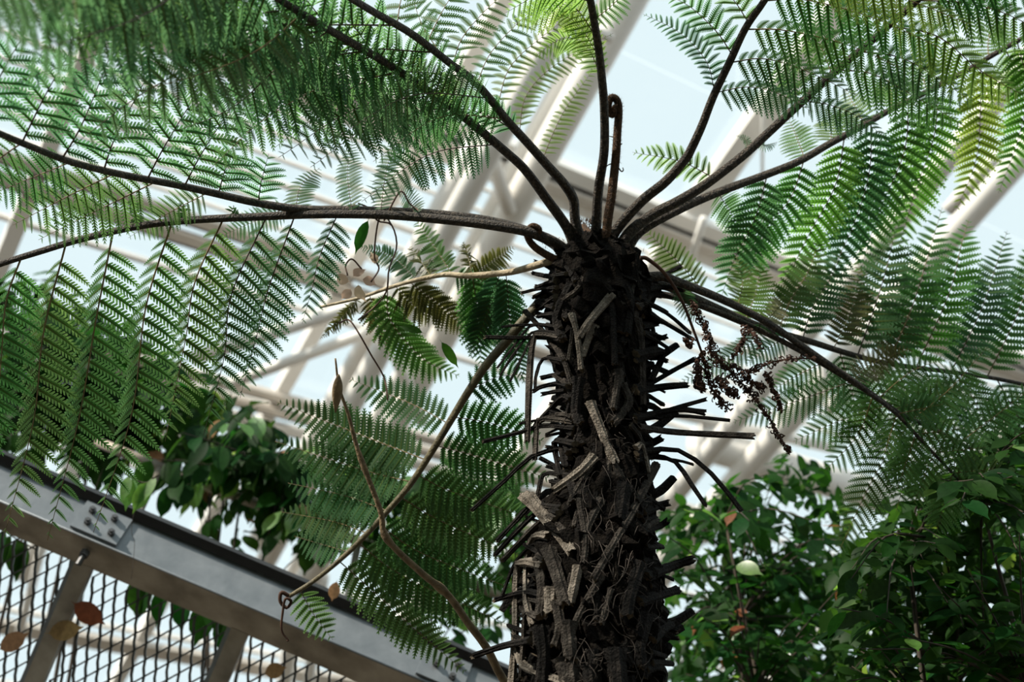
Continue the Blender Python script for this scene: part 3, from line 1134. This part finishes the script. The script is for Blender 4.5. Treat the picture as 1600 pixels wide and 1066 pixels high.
def px_pinna(fr, pts, dd=0.0, plen=45, style='fine', mats=('frond', 'costa'), snap=True, **kw):
    """pinna through picture points; starts on the frond's own centre line; dd = depth change at its tip"""
    o, path, pix = fr
    x0, y0 = pts[0]
    i = int(np.argmin((pix[:, 0] - x0) ** 2 + (pix[:, 1] - y0) ** 2))
    d = pix[i, 2]
    q = [path[i]] if snap else [at(x0, y0, d)]
    n = len(pts) - 1
    for k in range(1, n + 1):
        q.append(at(pts[k][0], pts[k][1], d + dd * k / n))
    SEED[0] += 1
    return pinna(o, np.array(q), plen * d / FPX, style, list(mats), seed=SEED[0], **kw)


def auto(fr, t0, t1, n, v0, v1, bow=(0, 0), dd=0.0, plen=45, jit=8, matlist=None, plen1=None, **kw):
    """n pinnae evenly along the frond, their tips offset from v0 to v1 picture px"""
    o, path, pix = fr
    for k in range(n):
        s = k / max(1, n - 1)
        t = t0 + (t1 - t0) * s
        i = int(round(t * (len(pix) - 1)))
        x, y = pix[i, :2]
        vx = v0[0] + (v1[0] - v0[0]) * s + rnd.uniform(-jit, jit)
        vy = v0[1] + (v1[1] - v0[1]) * s + rnd.uniform(-jit, jit)
        m = (x + vx * .5 + bow[0], y + vy * .5 + bow[1])
        pl = plen + ((plen1 or plen) - plen) * s
        kk = dict(kw)
        if matlist:
            kk['mats'] = rnd.choice(matlist)
        px_pinna(fr, [(x, y), m, (x + vx, y + vy)], dd=dd * rnd.uniform(.7, 1.3), plen=pl * rnd.uniform(.92, 1.08), **kk)


GR, BR, CO, DK, YE, PL, OL = (('frond', 'costa'), ('frond_bright', 'costa'), ('frond_cool', 'costa_dark'), ('frond_dark', 'costa'),
                              ('frond_yellow', 'costa'), ('frond_pale', 'costa'), ('frond_olive', 'costa'))
R9 = .0245
DC = trunk_depth(390)

# F1: long frond to the left, its pinnae hanging straight down
F1 = frond([(915, 430, DC), (880, 388, DC - .06), (830, 364, DC - .12), (760, 351, DC - .15), (680, 342, DC - .16), (600, 336, DC - .18), (500, 335, DC - .2), (400, 339, DC - .22),
            (300, 344, DC - .25), (220, 353, DC - .28), (130, 373, DC - .32), (60, 394, DC - .35), (0, 413, DC - .38), (-90, 445, DC - .42)], R9, .0105)
hang = dict(style='fine', roll=radians(-30), fold=radians(38), pang=76, pdroop=.16, spacing='.29')
for pts, pl, dd in (
        ([(101, 385), (68, 520), (52, 660), (6, 840)], 66, -.15), ([(187, 362), (150, 500), (122, 660), (74, 845)], 66, -.15), ([(270, 349), (228, 480), (205, 650), (146, 832)], 68, -.1),
        ([(346, 342), (305, 440), (290, 530), (258, 690)], 66, 0), ([(415, 338), (362, 460), (350, 560), (318, 680)], 58, 0), ([(470, 335), (420, 450), (400, 530), (375, 622)], 52, .05),
        ([(529, 335), (500, 400), (488, 450), (472, 506)], 42, .05), ([(36, 402), (10, 470), (2, 560), (-8, 700)], 66, -.1), ([(-40, 428), (-30, 560), (-50, 700), (-80, 800)], 66, -.1)):
    px_pinna(F1, pts, dd=dd, plen=pl, mats=GR if pts[0][0] < 380 else CO, **hang)
for pts, pl in (([(598, 336), (605, 260), (626, 200)], 26), ([(652, 340), (640, 312), (622, 290)], 26), ([(557, 335), (543, 268), (552, 215)], 28), ([(455, 335), (470, 290), (500, 262)], 30)):
    px_pinna(F1, pts, dd=.2, plen=pl, mats=CO, style='lacy', roll=radians(30), fold=radians(10))
for pts in ([(215, 354), (210, 330), (204, 300)], [(288, 345), (286, 330), (280, 316)], [(364, 340), (362, 330), (366, 322)]):
    px_pinna(F1, pts, plen=13, mats=DK, style='plain', crinkle=.8)

# F2: frond behind F1 curving to the upper left
F2 = frond([(905, 425, DC + .05), (860, 378, DC), (780, 349, DC - .05), (680, 335, DC - .1), (560, 329, DC - .15), (470, 327, DC - .2), (400, 317, DC - .3), (330, 301, DC - .42), (270, 288, DC - .55),
            (200, 275, DC - .7), (120, 256, DC - .9), (60, 234, DC - 1.05), (0, 209, DC - 1.2), (-90, 170, DC - 1.4)], R9 * .95, .0095)
for pts, pl in (([(402, 317), (408, 285), (420, 240)], 40), ([(343, 303), (352, 265), (372, 225)], 48), ([(225, 280), (262, 220), (330, 110)], 62), ([(157, 265), (180, 215), (235, 110)], 64),
                ([(285, 291), (318, 235), (380, 140)], 58), ([(100, 250), (130, 190), (175, 80)], 66), ([(40, 226), (70, 150), (110, 80)], 66), ([(-20, 200), (0, 120), (40, 50)], 66)):
    px_pinna(F2, pts, dd=-.1, plen=pl, mats=CO, style='lacy', pang=64, spacing='.3', loose=.3)
for pts, pl in (([(105, 252), (50, 278), (-30, 310)], 50), ([(172, 269), (100, 310), (20, 352)], 54), ([(240, 282), (150, 330), (60, 375)], 52), ([(330, 301), (260, 335), (200, 372)], 34), ([(450, 326), (400, 345), (340, 372)], 26), ([(30, 222), (-20, 260), (-90, 300)], 60)):
    px_pinna(F2, pts, dd=.25, plen=pl, mats=GR, style='lacy', pang=70, pdroop=.1, spacing='.33', loose=.3)

# F3 and F4: fronds arching up and out towards the viewer on the left
F3 = frond([(912, 425, DC), (893, 372, DC - .02), (881, 348, DC - .04), (854, 311, DC - .08), (824, 270, DC - .14), (797, 243, DC - .2), (712, 172, DC - .4), (675, 146, DC - .5), (608, 101, DC - .68),
            (540, 61, DC - .88), (470, 20, DC - 1.1), (400, -25, DC - 1.3), (300, -90, DC - 1.6)], R9, .010)
F4 = frond([(922, 425, DC), (906, 375, DC - .02), (898, 340, DC - .03), (896, 312, DC - .05), (881, 287, DC - .08), (854, 257, DC - .13), (824, 223, DC - .2), (793, 189, DC - .28), (766, 155, DC - .36),
            (739, 125, DC - .44), (706, 101, DC - .54), (645, 54, DC - .72), (581, 17, DC - .9), (520, -20, DC - 1.1), (420, -80, DC - 1.4)], R9, .010, hairs=300)
auto(F3, .44, .98, 9, (-210, 95), (-360, 120), bow=(0, -28), dd=-.35, plen=46, plen1=66, style='lacy', matlist=[CO, CO, DK], pang=82, spacing='.29', loose=.7, gap=.05, pdroop=.12, roll=radians(-15))
auto(F3, .50, .98, 6, (-70, -75), (-150, -160), bow=(10, 0), dd=-.3, plen=36, plen1=60, style='lacy', matlist=[CO, GR], pang=60, spacing='.36', loose=.6)
px_pinna(F4, [(808, 206), (760, 180), (700, 172), (600, 217)], dd=-.15, plen=44, mats=CO, style='fine', roll=radians(35), fold=radians(25))
auto(F4, .50, .98, 7, (-200, 60), (-400, 90), bow=(0, -35), dd=-.55, plen=44, plen1=70, style='lacy', matlist=[CO, CO, DK], pang=86, spacing='.30', loose=.8, gap=.06, pdroop=.1, roll=radians(20))
for pts, pl in (([(849, 251), (868, 200), (890, 160), (938, 94)], 23), ([(809, 206), (822, 150), (868, 101), (958, 52)], 25), ([(775, 166), (797, 105), (850, 55), (905, 15)], 30), ([(746, 132), (766, 84), (810, 35), (860, -10)], 34),
                ([(712, 105), (722, 60), (760, 15), (800, -20)], 38), ([(665, 70), (690, 20), (720, -30)], 42), ([(690, 92), (660, 40), (640, -20)], 40), ([(615, 36), (630, -10), (660, -50)], 46)):
    px_pinna(F4, pts, dd=.1, plen=pl, mats=BR if pts[0][0] > 760 else GR, style='lacy', roll=radians(30), fold=radians(12), spacing='.38', loose=.3)
# long soft pinnae nearer the viewer in the upper left
for pts, dd, pl, rl, an in (
        ([(560, 70), (420, 60), (250, 130), (110, 230)], -.5, 72, 10, 82), ([(500, 36), (340, 40), (170, 80), (20, 130)], -.5, 76, -20, 86), ([(430, -10), (260, -20), (100, 10), (-40, 60)], -.7, 84, 15, 80),
        ([(620, 108), (520, 120), (420, 180), (330, 262)], -.3, 58, 25, 84), ([(380, -38), (200, -30), (60, -10), (-60, 40)], -1.0, 88, -15, 84), ([(470, 20), (400, 80), (300, 120), (180, 150)], -.4, 66, -25, 80),
        ([(520, 48), (440, 100), (360, 170), (260, 210)], -.2, 60, 20, 84), ([(350, -58), (230, 20), (120, 60), (-20, 100)], -.8, 84, 20, 86), ([(320, -78), (120, -60), (0, -30), (-100, 10)], -1.1, 92, 0, 84),
        ([(580, 85), (500, 110), (420, 120), (330, 170)], -.2, 56, -20, 84), ([(660, 136), (580, 160), (500, 180), (430, 230)], -.1, 50, 10, 84)):
    px_pinna(F3, pts, dd=dd, plen=pl, mats=rnd.choice([DK, CO, CO]), style='lacy', pang=an, roll=radians(rl), spacing='.31', loose=.8, gap=.06, pdroop=.1)

# F5: upright frond in the middle
F5 = frond([(938, 430, DC), (933, 385, DC - .02), (932, 351, DC - .03), (935, 297, DC - .08), (944, 236, DC - .14), (944, 169, DC - .2), (940, 118, DC - .28), (935, 74, DC - .36), (926, 20, DC - .46), (915, -40, DC - .6), (900, -120, DC - .8)], R9 * .98, .012, hairs=200)
for pts, pl in (([(940, 118), (915, 70), (880, 60), (835, 88)], 30), ([(931, 55), (895, 10), (850, 15), (800, 40)], 38), ([(928, 30), (960, 5), (980, -20)], 30), ([(922, 0), (860, -15), (790, 20)], 44), ([(938, 95), (905, 40), (870, 20)], 30)):
    px_pinna(F5, pts, dd=-.1, plen=pl, mats=BR, style='lacy', roll=radians(25))

# F6, F7, F8: three fronds rising to the right
F6 = frond([(948, 430, DC), (955, 380, DC - .02), (966, 355, DC - .02), (1003, 314, DC - .05), (1040, 284, DC - .08), (1070, 250, DC - .1), (1080, 233, DC - .12), (1097, 196, DC - .16), (1114, 152, DC - .2), (1141, 95, DC - .27), (1165, 44, DC - .33), (1195, 0, DC - .4), (1230, -60, DC - .5)], R9, .0115, hairs=200)
arch = dict(style='fine', roll=radians(25), fold=radians(30), pdroop=.3, spacing='.28', loose=.3)
for pts, pl, m_ in (
        ([(1149, 98), (1195, 92), (1262, 112), (1340, 150)], 48, CO), ([(1170, 52), (1230, 48), (1330, 72), (1410, 108)], 52, GR), ([(1198, 3), (1260, 0), (1370, 30), (1480, 80)], 55, GR), ([(1124, 152), (1170, 136), (1220, 148), (1270, 175)], 36, CO),
        ([(1140, 90), (1120, 50), (1080, 12), (1040, -10)], 42, GR), ([(1113, 142), (1103, 95), (1060, 50), (1005, 22)], 30, CO), ([(1165, 38), (1150, 5), (1120, -30)], 42, GR), ([(1215, -30), (1300, -40), (1420, 0), (1520, 40)], 55, BR)):
    px_pinna(F6, pts, dd=-.05, plen=pl, mats=m_, **arch)
F7 = frond([(955, 430, DC), (966, 392, DC - .02), (985, 362, DC - .02), (1020, 335, DC), (1060, 314, DC), (1104, 287, DC), (1161, 243, DC), (1202, 206, DC), (1242, 169, DC - .02), (1283, 132, DC - .04), (1317, 101, DC - .06), (1354, 71, DC - .1), (1384, 44, DC - .12), (1431, 3, DC - .18), (1500, -60, DC - .3)], R9, .0115, hairs=250)
for pts, pl, m_ in (
        ([(1312, 112), (1364, 116), (1431, 152), (1505, 195)], 50, GR), ([(1345, 80), (1400, 88), (1450, 112), (1520, 160)], 52, CO), ([(1388, 42), (1465, 57), (1533, 111), (1610, 155)], 55, BR), ([(1435, 3), (1510, 5), (1580, 25), (1660, 70)], 56, GR), ([(1252, 160), (1300, 165), (1345, 185), (1390, 222)], 36, CO),
        ([(1250, 168), (1240, 130), (1200, 100)], 40, BR), ([(1300, 118), (1280, 70), (1240, 40)], 44, BR), ([(1350, 75), (1335, 30), (1300, -10)], 46, BR), ([(1400, 30), (1400, -10), (1380, -40)], 46, GR),
        ([(1112, 282), (1062, 252), (988, 238)], 36, BR), ([(1172, 236), (1165, 218), (1150, 212)], 10, CO), ([(1185, 222), (1195, 228), (1215, 222)], 9, CO), ([(1450, -10), (1530, -30), (1620, -10)], 56, GR)):
    px_pinna(F7, pts, dd=.05, plen=pl, mats=m_, **arch)
F8 = frond([(962, 432, DC), (978, 396, DC), (1000, 362, DC + .02), (1060, 328, DC + .05), (1124, 300, DC + .1), (1195, 274, DC + .15), (1249, 252, DC + .18), (1296, 225, DC + .2), (1344, 199, DC + .22), (1391, 172, DC + .25), (1455, 140, DC + .28), (1523, 103, DC + .3), (1560, 81, DC + .3), (1660, 25, DC + .3)], R9 * .9, .0095, hairs=150)
for pts, pl, m_ in (
        ([(1205, 271), (1180, 340), (1150, 400), (1125, 470)], 42, CO), ([(1259, 248), (1235, 310), (1190, 370), (1160, 470)], 42, GR), ([(1317, 214), (1305, 290), (1262, 370), (1219, 458)], 46, BR), ([(1364, 188), (1358, 270), (1330, 360), (1276, 470)], 46, CO),
        ([(1418, 160), (1412, 240), (1370, 340), (1340, 440)], 46, GR), ([(1469, 133), (1460, 210), (1430, 300), (1400, 400)], 44, BR), ([(1530, 100), (1532, 170), (1525, 250), (1494, 330)], 42, BR), ([(1597, 62), (1605, 140), (1590, 220), (1560, 302)], 40, BR),
        ([(1640, 40), (1650, 140), (1640, 250)], 42, GR), ([(1125, 300), (1140, 330), (1165, 372)], 30, CO)):
    px_pinna(F8, pts, dd=.35, plen=pl, mats=m_, style='solid', roll=radians(12), pdroop=.12, pang=72, spacing='.3', loose=.2)
for pts, pl in (([(1252, 250), (1245, 215), (1232, 185)], 32), ([(1301, 222), (1298, 195), (1290, 170)], 32), ([(1346, 198), (1335, 165), (1320, 140)], 36), ([(1391, 172), (1392, 140), (1380, 110)], 36), ([(1550, 90), (1545, 60), (1560, 20)], 40), ([(1575, 72), (1590, 110), (1600, 130)], 40), ([(1450, 142), (1440, 110), (1445, 70)], 38)):
    px_pinna(F8, pts, dd=.2, plen=pl, mats=BR, style='lacy')

# F9: fronds falling away to the lower right
DR9 = trunk_depth(440)
F9 = frond([(985, 440, DR9 - .05), (1030, 432, DR9 - .05), (1060, 441, DR9 - .05), (1128, 468, DR9), (1195, 502, DR9 + .05), (1246, 536, DR9 + .1), (1290, 566, DR9 + .1), (1330, 593, DR9 + .12), (1364, 617, DR9 + .15), (1408, 647, DR9 + .18), (1465, 674, DR9 + .2), (1520, 703, DR9 + .2)], R9 * .9, .008)
F9b = frond([(985, 452, DR9), (1030, 446, DR9), (1060, 455, DR9), (1128, 485, DR9 + .1), (1195, 513, DR9 + .2), (1263, 533, DR9 + .3), (1313, 549, DR9 + .35), (1364, 563, DR9 + .4), (1418, 573, DR9 + .45), (1490, 582, DR9 + .5), (1567, 594, DR9 + .55), (1660, 615, DR9 + .6)], R9 * .85, .008)
F9c = frond([(990, 460, DR9 + .03), (1060, 466, DR9 + .03), (1195, 520, DR9 + .08), (1300, 578, DR9 + .12), (1390, 638, DR9 + .15), (1442, 691, DR9 + .15), (1500, 752, DR9 + .15)], R9 * .7, .006)
for pts, pl, m_ in (
        ([(1340, 556), (1370, 470), (1390, 400), (1402, 340)], 50, CO), ([(1392, 568), (1425, 480), (1450, 400), (1472, 325)], 48, GR), ([(1435, 575), (1482, 461), (1502, 384), (1514, 342)], 46, BR), ([(1490, 582), (1533, 485), (1556, 417), (1574, 360)], 42, CO),
        ([(1548, 590), (1590, 490), (1615, 410), (1630, 350)], 42, GR), ([(1300, 546), (1330, 485), (1338, 450), (1342, 410)], 32, OL), ([(1371, 564), (1410, 520), (1431, 495), (1458, 472)], 32, OL), ([(1250, 530), (1270, 480), (1300, 430), (1320, 380)], 42, CO),
        ([(1215, 518), (1235, 470), (1265, 420), (1280, 370)], 40, GR), ([(1196, 512), (1225, 470), (1248, 435)], 24, PL), ([(1170, 502), (1180, 460), (1190, 410)], 34, BR)):
    px_pinna(F9b, pts, dd=.3, plen=pl, mats=m_, style='solid', pang=72, pdroop=.08, roll=radians(10), spacing='.3', loose=.2)
auto(F9b, .55, .97, 7, (40, 120), (90, 140), dd=.1, plen=40, style='fine', matlist=[GR, DK, CO])
for pts, pl, m_ in (
        ([(1370, 620), (1425, 580), (1480, 560)], 36, GR), ([(1431, 658), (1485, 607), (1543, 542)], 42, GR), ([(1499, 690), (1550, 654), (1620, 600)], 42, GR), ([(1330, 593), (1360, 570), (1420, 545)], 30, OL), ([(1400, 642), (1460, 620), (1540, 600)], 40, GR),
        ([(1290, 566), (1240, 590), (1205, 612)], 30, GR), ([(1335, 597), (1250, 625), (1145, 660)], 34, CO), ([(1365, 618), (1340, 680), (1290, 735)], 40, GR), ([(1420, 654), (1367, 743), (1308, 868)], 42, DK), ([(1230, 525), (1200, 545), (1165, 570)], 24, CO),
        ([(1095, 455), (1060, 410), (1006, 358)], 30, BR), ([(1150, 478), (1160, 440), (1150, 400)], 26, BR), ([(1060, 441), (1075, 480), (1100, 500)], 20, CO), ([(1190, 500), (1170, 540), (1060, 600)], 26, CO), ([(1385, 632), (1330, 650), (1240, 690)], 36, GR), ([(1445, 665), (1420, 730), (1400, 800)], 42, DK), ([(1490, 686), (1490, 750), (1470, 820)], 42, DK)):
    px_pinna(F9, pts, dd=.15, plen=pl, spacing='.28', mats=m_, style='fine', pdroop=.15)
auto(F9c, .7, .97, 4, (70, -20), (90, -10), plen=36, style='fine', matlist=[DK, GR])
auto(F9c, .7, .97, 4, (-30, 80), (-20, 90), plen=36, style='fine', matlist=[DK, GR])

# F10: frond hanging to the lower left, broad leaflets
D10 = trunk_depth(530) + .05
F10 = frond([(925, 415, D10 + .08), (865, 452, D10 + .05), (815, 505, D10), (793, 532, D10), (760, 570, D10 + .02), (733, 610, D10 + .05), (706, 654, D10 + .08), (675, 705, D10 + .1), (641, 757, D10 + .12), (598, 807, D10 + .15), (564, 844, D10 + .18), (530, 876, D10 + .2), (490, 908, D10 + .2), (452, 932, D10 + .2)], R9 * .95, .008, 'rachis_green')
br = dict(style='solid', pang=76, pdroop=.1, spacing=.026)
for pts, pl in (([(733, 610), (775, 590), (822, 585)], 36), ([(706, 654), (770, 662), (850, 690)], 40), ([(680, 697), (740, 712), (860, 748)], 42), ([(650, 745), (710, 770), (835, 812)], 44), ([(622, 780), (690, 815), (812, 868)], 46),
                ([(590, 816), (660, 865), (800, 920)], 46), ([(560, 848), (630, 900), (790, 975)], 46), ([(530, 876), (590, 930), (650, 985), (730, 1052)], 40), ([(470, 920), (490, 960), (520, 1000)], 30)):
    px_pinna(F10, pts, dd=.1, plen=pl, mats=DK if pts[0][1] > 640 else CO, **br)
for pts, pl in (([(700, 662), (640, 630), (545, 592)], 38), ([(668, 716), (590, 690), (432, 628)], 46), ([(640, 757), (570, 735), (430, 690)], 46), ([(605, 800), (540, 775), (450, 755)], 42), ([(575, 833), (520, 815), (440, 800)], 38), ([(542, 865), (500, 850), (460, 838)], 30)):
    px_pinna(F10, pts, dd=.2, plen=pl, mats=DK, **br)
# curled dying tip
gg = G()
cur = [(452, 932), (440, 926), (438, 940), (448, 950), (455, 940), (446, 936), (442, 955), (440, 985), (450, 1000), (448, 1002)]
gg.add(*tube(spline([at(x, y, D10 + .2 - .004 * i) for i, (x, y) in enumerate(cur)], 40), np.linspace(.008, .003, 40), 6), 0)
build('curled_tip', gg, 'dead', F10[0])

# F11: pale old frond to the left with withered pinnae
D11 = trunk_depth(420)
F11 = frond([(885, 402, D11 - .05), (864, 407, D11 - .05), (827, 418, D11 - .03), (793, 426, D11), (733, 431, D11 + .05), (699, 429, D11 + .08), (672, 433, D11 + .1), (638, 441, D11 + .12), (604, 451, D11 + .15), (560, 466, D11 + .18), (500, 480, D11 + .2)], R9 * .75, .006, 'rachis_pale')
for pts, pl, m_, cr in (([(707, 429), (680, 388), (648, 342)], 26, GR, .3), ([(672, 433), (655, 405), (640, 385)], 22, OL, .7), ([(740, 431), (728, 388), (722, 380)], 14, OL, .9), ([(743, 430), (770, 408), (803, 386)], 24, YE, .1), ([(650, 438), (610, 400), (560, 385)], 20, CO, .2),
                        ([(740, 430), (748, 500), (752, 570)], 36, GR, 0), ([(705, 429), (760, 445), (822, 482)], 28, CO, 0), ([(640, 441), (690, 480), (735, 520)], 30, OL, .1), ([(604, 451), (610, 500), (660, 560), (718, 588)], 38, GR, 0), ([(620, 446), (650, 480), (690, 500)], 26, OL, .3),
                        ([(575, 462), (590, 500), (620, 545)], 26, OL, .3), ([(560, 466), (540, 490), (500, 530)], 14, OL, .6), ([(790, 426), (800, 520), (820, 600)], 32, CO, 0), ([(780, 427), (765, 480), (735, 560)], 32, CO, 0)):
    px_pinna(F11, pts, dd=.15, plen=pl, mats=m_, style='solid' if cr < .5 else 'plain', crinkle=cr)


# young hairy crozier and a coiled one at the crown
def crozier(pts, d, r0, r1, hairs, seed):
    r = np.random.default_rng(seed)
    path = spline([at(x, y, d - i * .003) for i, (x, y) in enumerate(pts)], 70)
    rad = np.linspace(r0, r1, 70)
    gg = G()
    gg.add(*tube(path, rad, 9), 0)
    for k in range(hairs):
        i = r.integers(0, 68)
        o3 = unit(np.cross(path[i + 1] - path[i], r.normal(0, 1, 3)))
        t3 = unit(path[i + 1] - path[i])
        b = path[i] + o3 * rad[i] * .9
        l_ = r.uniform(.004, .014) * (1.3 if i < 35 else .8)
        s = np.cross(o3, t3) * .0012
        gg.add([b - s, b + s, b + o3 * l_ + t3 * l_ * r.uniform(-.8, .9)], [(0, 1, 2)], 1)
    return build('crozier', gg, ['fuzz', 'fuzz'], fern)


cz = crozier([(946, 405), (949, 350), (956, 304), (962, 250), (965, 205), (967, 170), (963, 155), (955, 153), (951, 163), (952, 176), (958, 180), (960, 170), (957, 166)], DC - .12, .018, .0085, 1700, 1)
for pts in ([(965, 216), (957, 214), (952, 213)], [(966, 226), (970, 226), (972, 224)], [(960, 256), (952, 257), (945, 262)], [(966, 262), (971, 268), (974, 266), (973, 262)]):
    gg = G()
    gg.add(*tube(spline([at(x, y, DC - .13) for x, y in pts], 10), np.linspace(.003, .0015, 10), 6))
    build('pinna_bud', gg, 'fuzz', cz)
crozier([(905, 420), (865, 404), (838, 388), (826, 374), (824, 362), (832, 353), (842, 357), (842, 366), (834, 366)], DC - .1, .015, .008, 500, 2)
gg = G()
for k in range(900):
    x, y = rnd.gauss(918, 30), rnd.uniform(345, 400)
    b = tp(x, y, rnd.uniform(-.05, .06)) if y > 372 else tp(915 + rnd.uniform(-16, 16), y, 0)
    s = nrng.normal(0, 1, 3) * .0012
    gg.add([b - s, b + s, b + np.array([rnd.uniform(-.01, .01), rnd.uniform(-.01, .01), rnd.uniform(.008, .024)])], [(0, 1, 2)], 0)
core = [tp(915, 400), tp(913, 370), tp(912, 352)]
gg.add(*tube(spline(core, 6), [.07, .06, .05, .035, .02, .01], 10), 0)
o = build('crown_scales', gg, 'fuzz', fern)
o['kind'] = 'stuff'


# dead brown frond shrivelled on the right of the trunk
dst = [(1000, 403), (1012, 405), (1039, 428), (1065, 469), (1084, 517), (1098, 555)]
dd_ = trunk_depth(440) - .22
gg = G()
gg.add(*tube(spline([at(x, y, dd_) for x, y in dst], 30), np.linspace(.008, .004, 30), 7))
dead = build('dead_frond', gg, 'dead', fern)
dead['label'] = 'shrivelled dark brown dead frond'
for pts, th in (([(1084, 475), (1094, 500), (1108, 525), (1112, 560)], 9), ([(1098, 555), (1106, 590), (1120, 620), (1142, 642)], 9), ([(1090, 560), (1090, 585), (1100, 610)], 8), ([(1108, 545), (1130, 570), (1160, 600), (1180, 625)], 12), ([(1180, 625), (1200, 650), (1215, 680), (1236, 707)], 6),
                ([(1140, 570), (1170, 580), (1190, 572), (1225, 562), (1276, 560)], 6), ([(1145, 560), (1160, 535), (1165, 515), (1180, 525), (1188, 545)], 6), ([(1195, 580), (1205, 600), (1215, 625), (1222, 645)], 6), ([(1120, 590), (1135, 605), (1150, 620)], 9), ([(1160, 585), (1180, 600), (1195, 605)], 7),
                ([(1085, 530), (1076, 540), (1071, 530), (1080, 545)], 3), ([(1090, 590), (1088, 600), (1100, 612)], 5)):
    path = spline([at(x, y, dd_ + rnd.uniform(-.02, .05)) for x, y in pts], 30)
    gg = G()
    gg.add(*tube(path, .0028, 5))
    for k in range(int(13 * th) + 24):
        i = rnd.randrange(29)
        c = path[i] + nrng.normal(0, 1, 3) * th * .00082
        # a curled scrap: a short bent ribbon
        a = unit(nrng.normal(0, 1, 3))
        b = unit(np.cross(a, nrng.normal(0, 1, 3)))
        rr = rnd.uniform(.003, .0085)
        arc = [c + rr * (a * cos(q) + b * sin(q)) for q in np.linspace(0, rnd.uniform(2.5, 5), 6)]
        gg.add(*tube(np.array(arc), np.linspace(.0042, .002, 6), 4, flat=.5), smooth=False)
    build('shrivelled_pinna', gg, 'dead', dead)


# ------------------------------------------------------------------ dry vine, tan stem, thread
def thing(name, label, cat, org):
    e = bpy.data.objects.new(name, None)
    col.objects.link(e)
    e.location = org
    WORLD[e.name] = np.array(org, float)
    tag(e, label, cat)
    return e


DV = 4.5
vine = thing('dry_vine', 'thin dry reddish vine with withered pale blossoms looped over the left frond', 'vine', at(585, 332, DV))
for pts in ([(560, 318), (575, 325), (590, 345), (612, 352), (620, 385), (608, 420), (604, 455), (585, 480), (560, 500)], [(612, 352), (600, 335), (590, 350), (585, 400), (592, 420), (580, 440)], [(655, 330), (640, 318), (625, 300), (600, 345)],
            [(530, 505), (545, 500), (560, 520), (580, 555), (600, 590), (606, 625)], [(543, 430), (540, 415), (550, 405), (565, 420)]):
    gg = G()
    gg.add(*tube(spline([at(x, y, DV + .05 * sin(i * 2)) for i, (x, y) in enumerate(pts)], 30), .0032, 5))
    build('tendril', gg, 'twig_red', vine)
PET = leaf_geo(3, wid=.7, fold=.5, curl=.5, wave=.08)
for (x, y, s, a0) in ((545, 440, .055, 200), (560, 446, .06, 80), (552, 432, .05, 320), (567, 436, .05, 20), (562, 325, .05, 170), (586, 412, .045, 260), (548, 452, .05, 130)):
    a = radians(a0)
    gg = G()
    B = basis(RGT * cos(a) - UPV * sin(a), -FWD + .6 * RGT * sin(a * 3))
    p = at(x, y, DV)
    gg.add(p + (PET[0] * s) @ B.T, PET[1])
    build('blossom', gg, 'petal', vine)
for (x, y, a0, s) in ((690, 535, 55, .11), (660, 520, 200, .09), (575, 345, 115, .13)):
    a = radians(a0)
    put_leaf(vine, at(x, y, DV + .05), RGT * cos(a) - UPV * sin(a), -FWD + .3 * UPV, s, 2, 'leaf').scale = (s, s * .55, s)

DS = 4.25
st = thing('woody_stem', 'tan bare jointed stem leaning across the lower left frond', 'stem', ground(905, 1180, DS))
sp = [(524, 560), (530, 605), (545, 650), (560, 706), (594, 797), (604, 841), (658, 895), (699, 929), (733, 976), (760, 1012)]
p3 = [at(x, y, DS) for x, y in sp]
gg = G()
p3.append(at(800, 1080, DS))
p3.append(at(905, 1180, DS))
p3.append(ground(905, 1180, DS))
rad = np.interp(np.linspace(0, 1, 70), [0, .1, .4, 1], [.003, .005, .0105, .016])
stem_path = spline(p3, 70)
rad[[18, 19, 28, 29, 38, 39]] *= 1.3
gg.add(*tube(stem_path, rad, 9))
build('stalk', gg, 'stem_tan', st)
gg = G()
gg.add(*tube(spline([at(529, 585, DS - .02), at(527, 610, DS - .02), at(524, 645, DS - .02)], 12), .018 * np.sin(np.linspace(.15, pi - .1, 12)), 9, flat=.6))
build('seed_pod', gg, 'stem_tan', st)

gg = G()
th = [(213, 748), (210, 770), (213, 790), (207, 812), (206, 835), (210, 845), (209, 870), (205, 905)]
gg.add(*tube(spline([at(x, y, 5.7) for x, y in th], 40), .0011, 4))
tag(build('thread', gg, 'fibre'), 'fine grey thread hanging in front of the steel edge beam', 'thread')
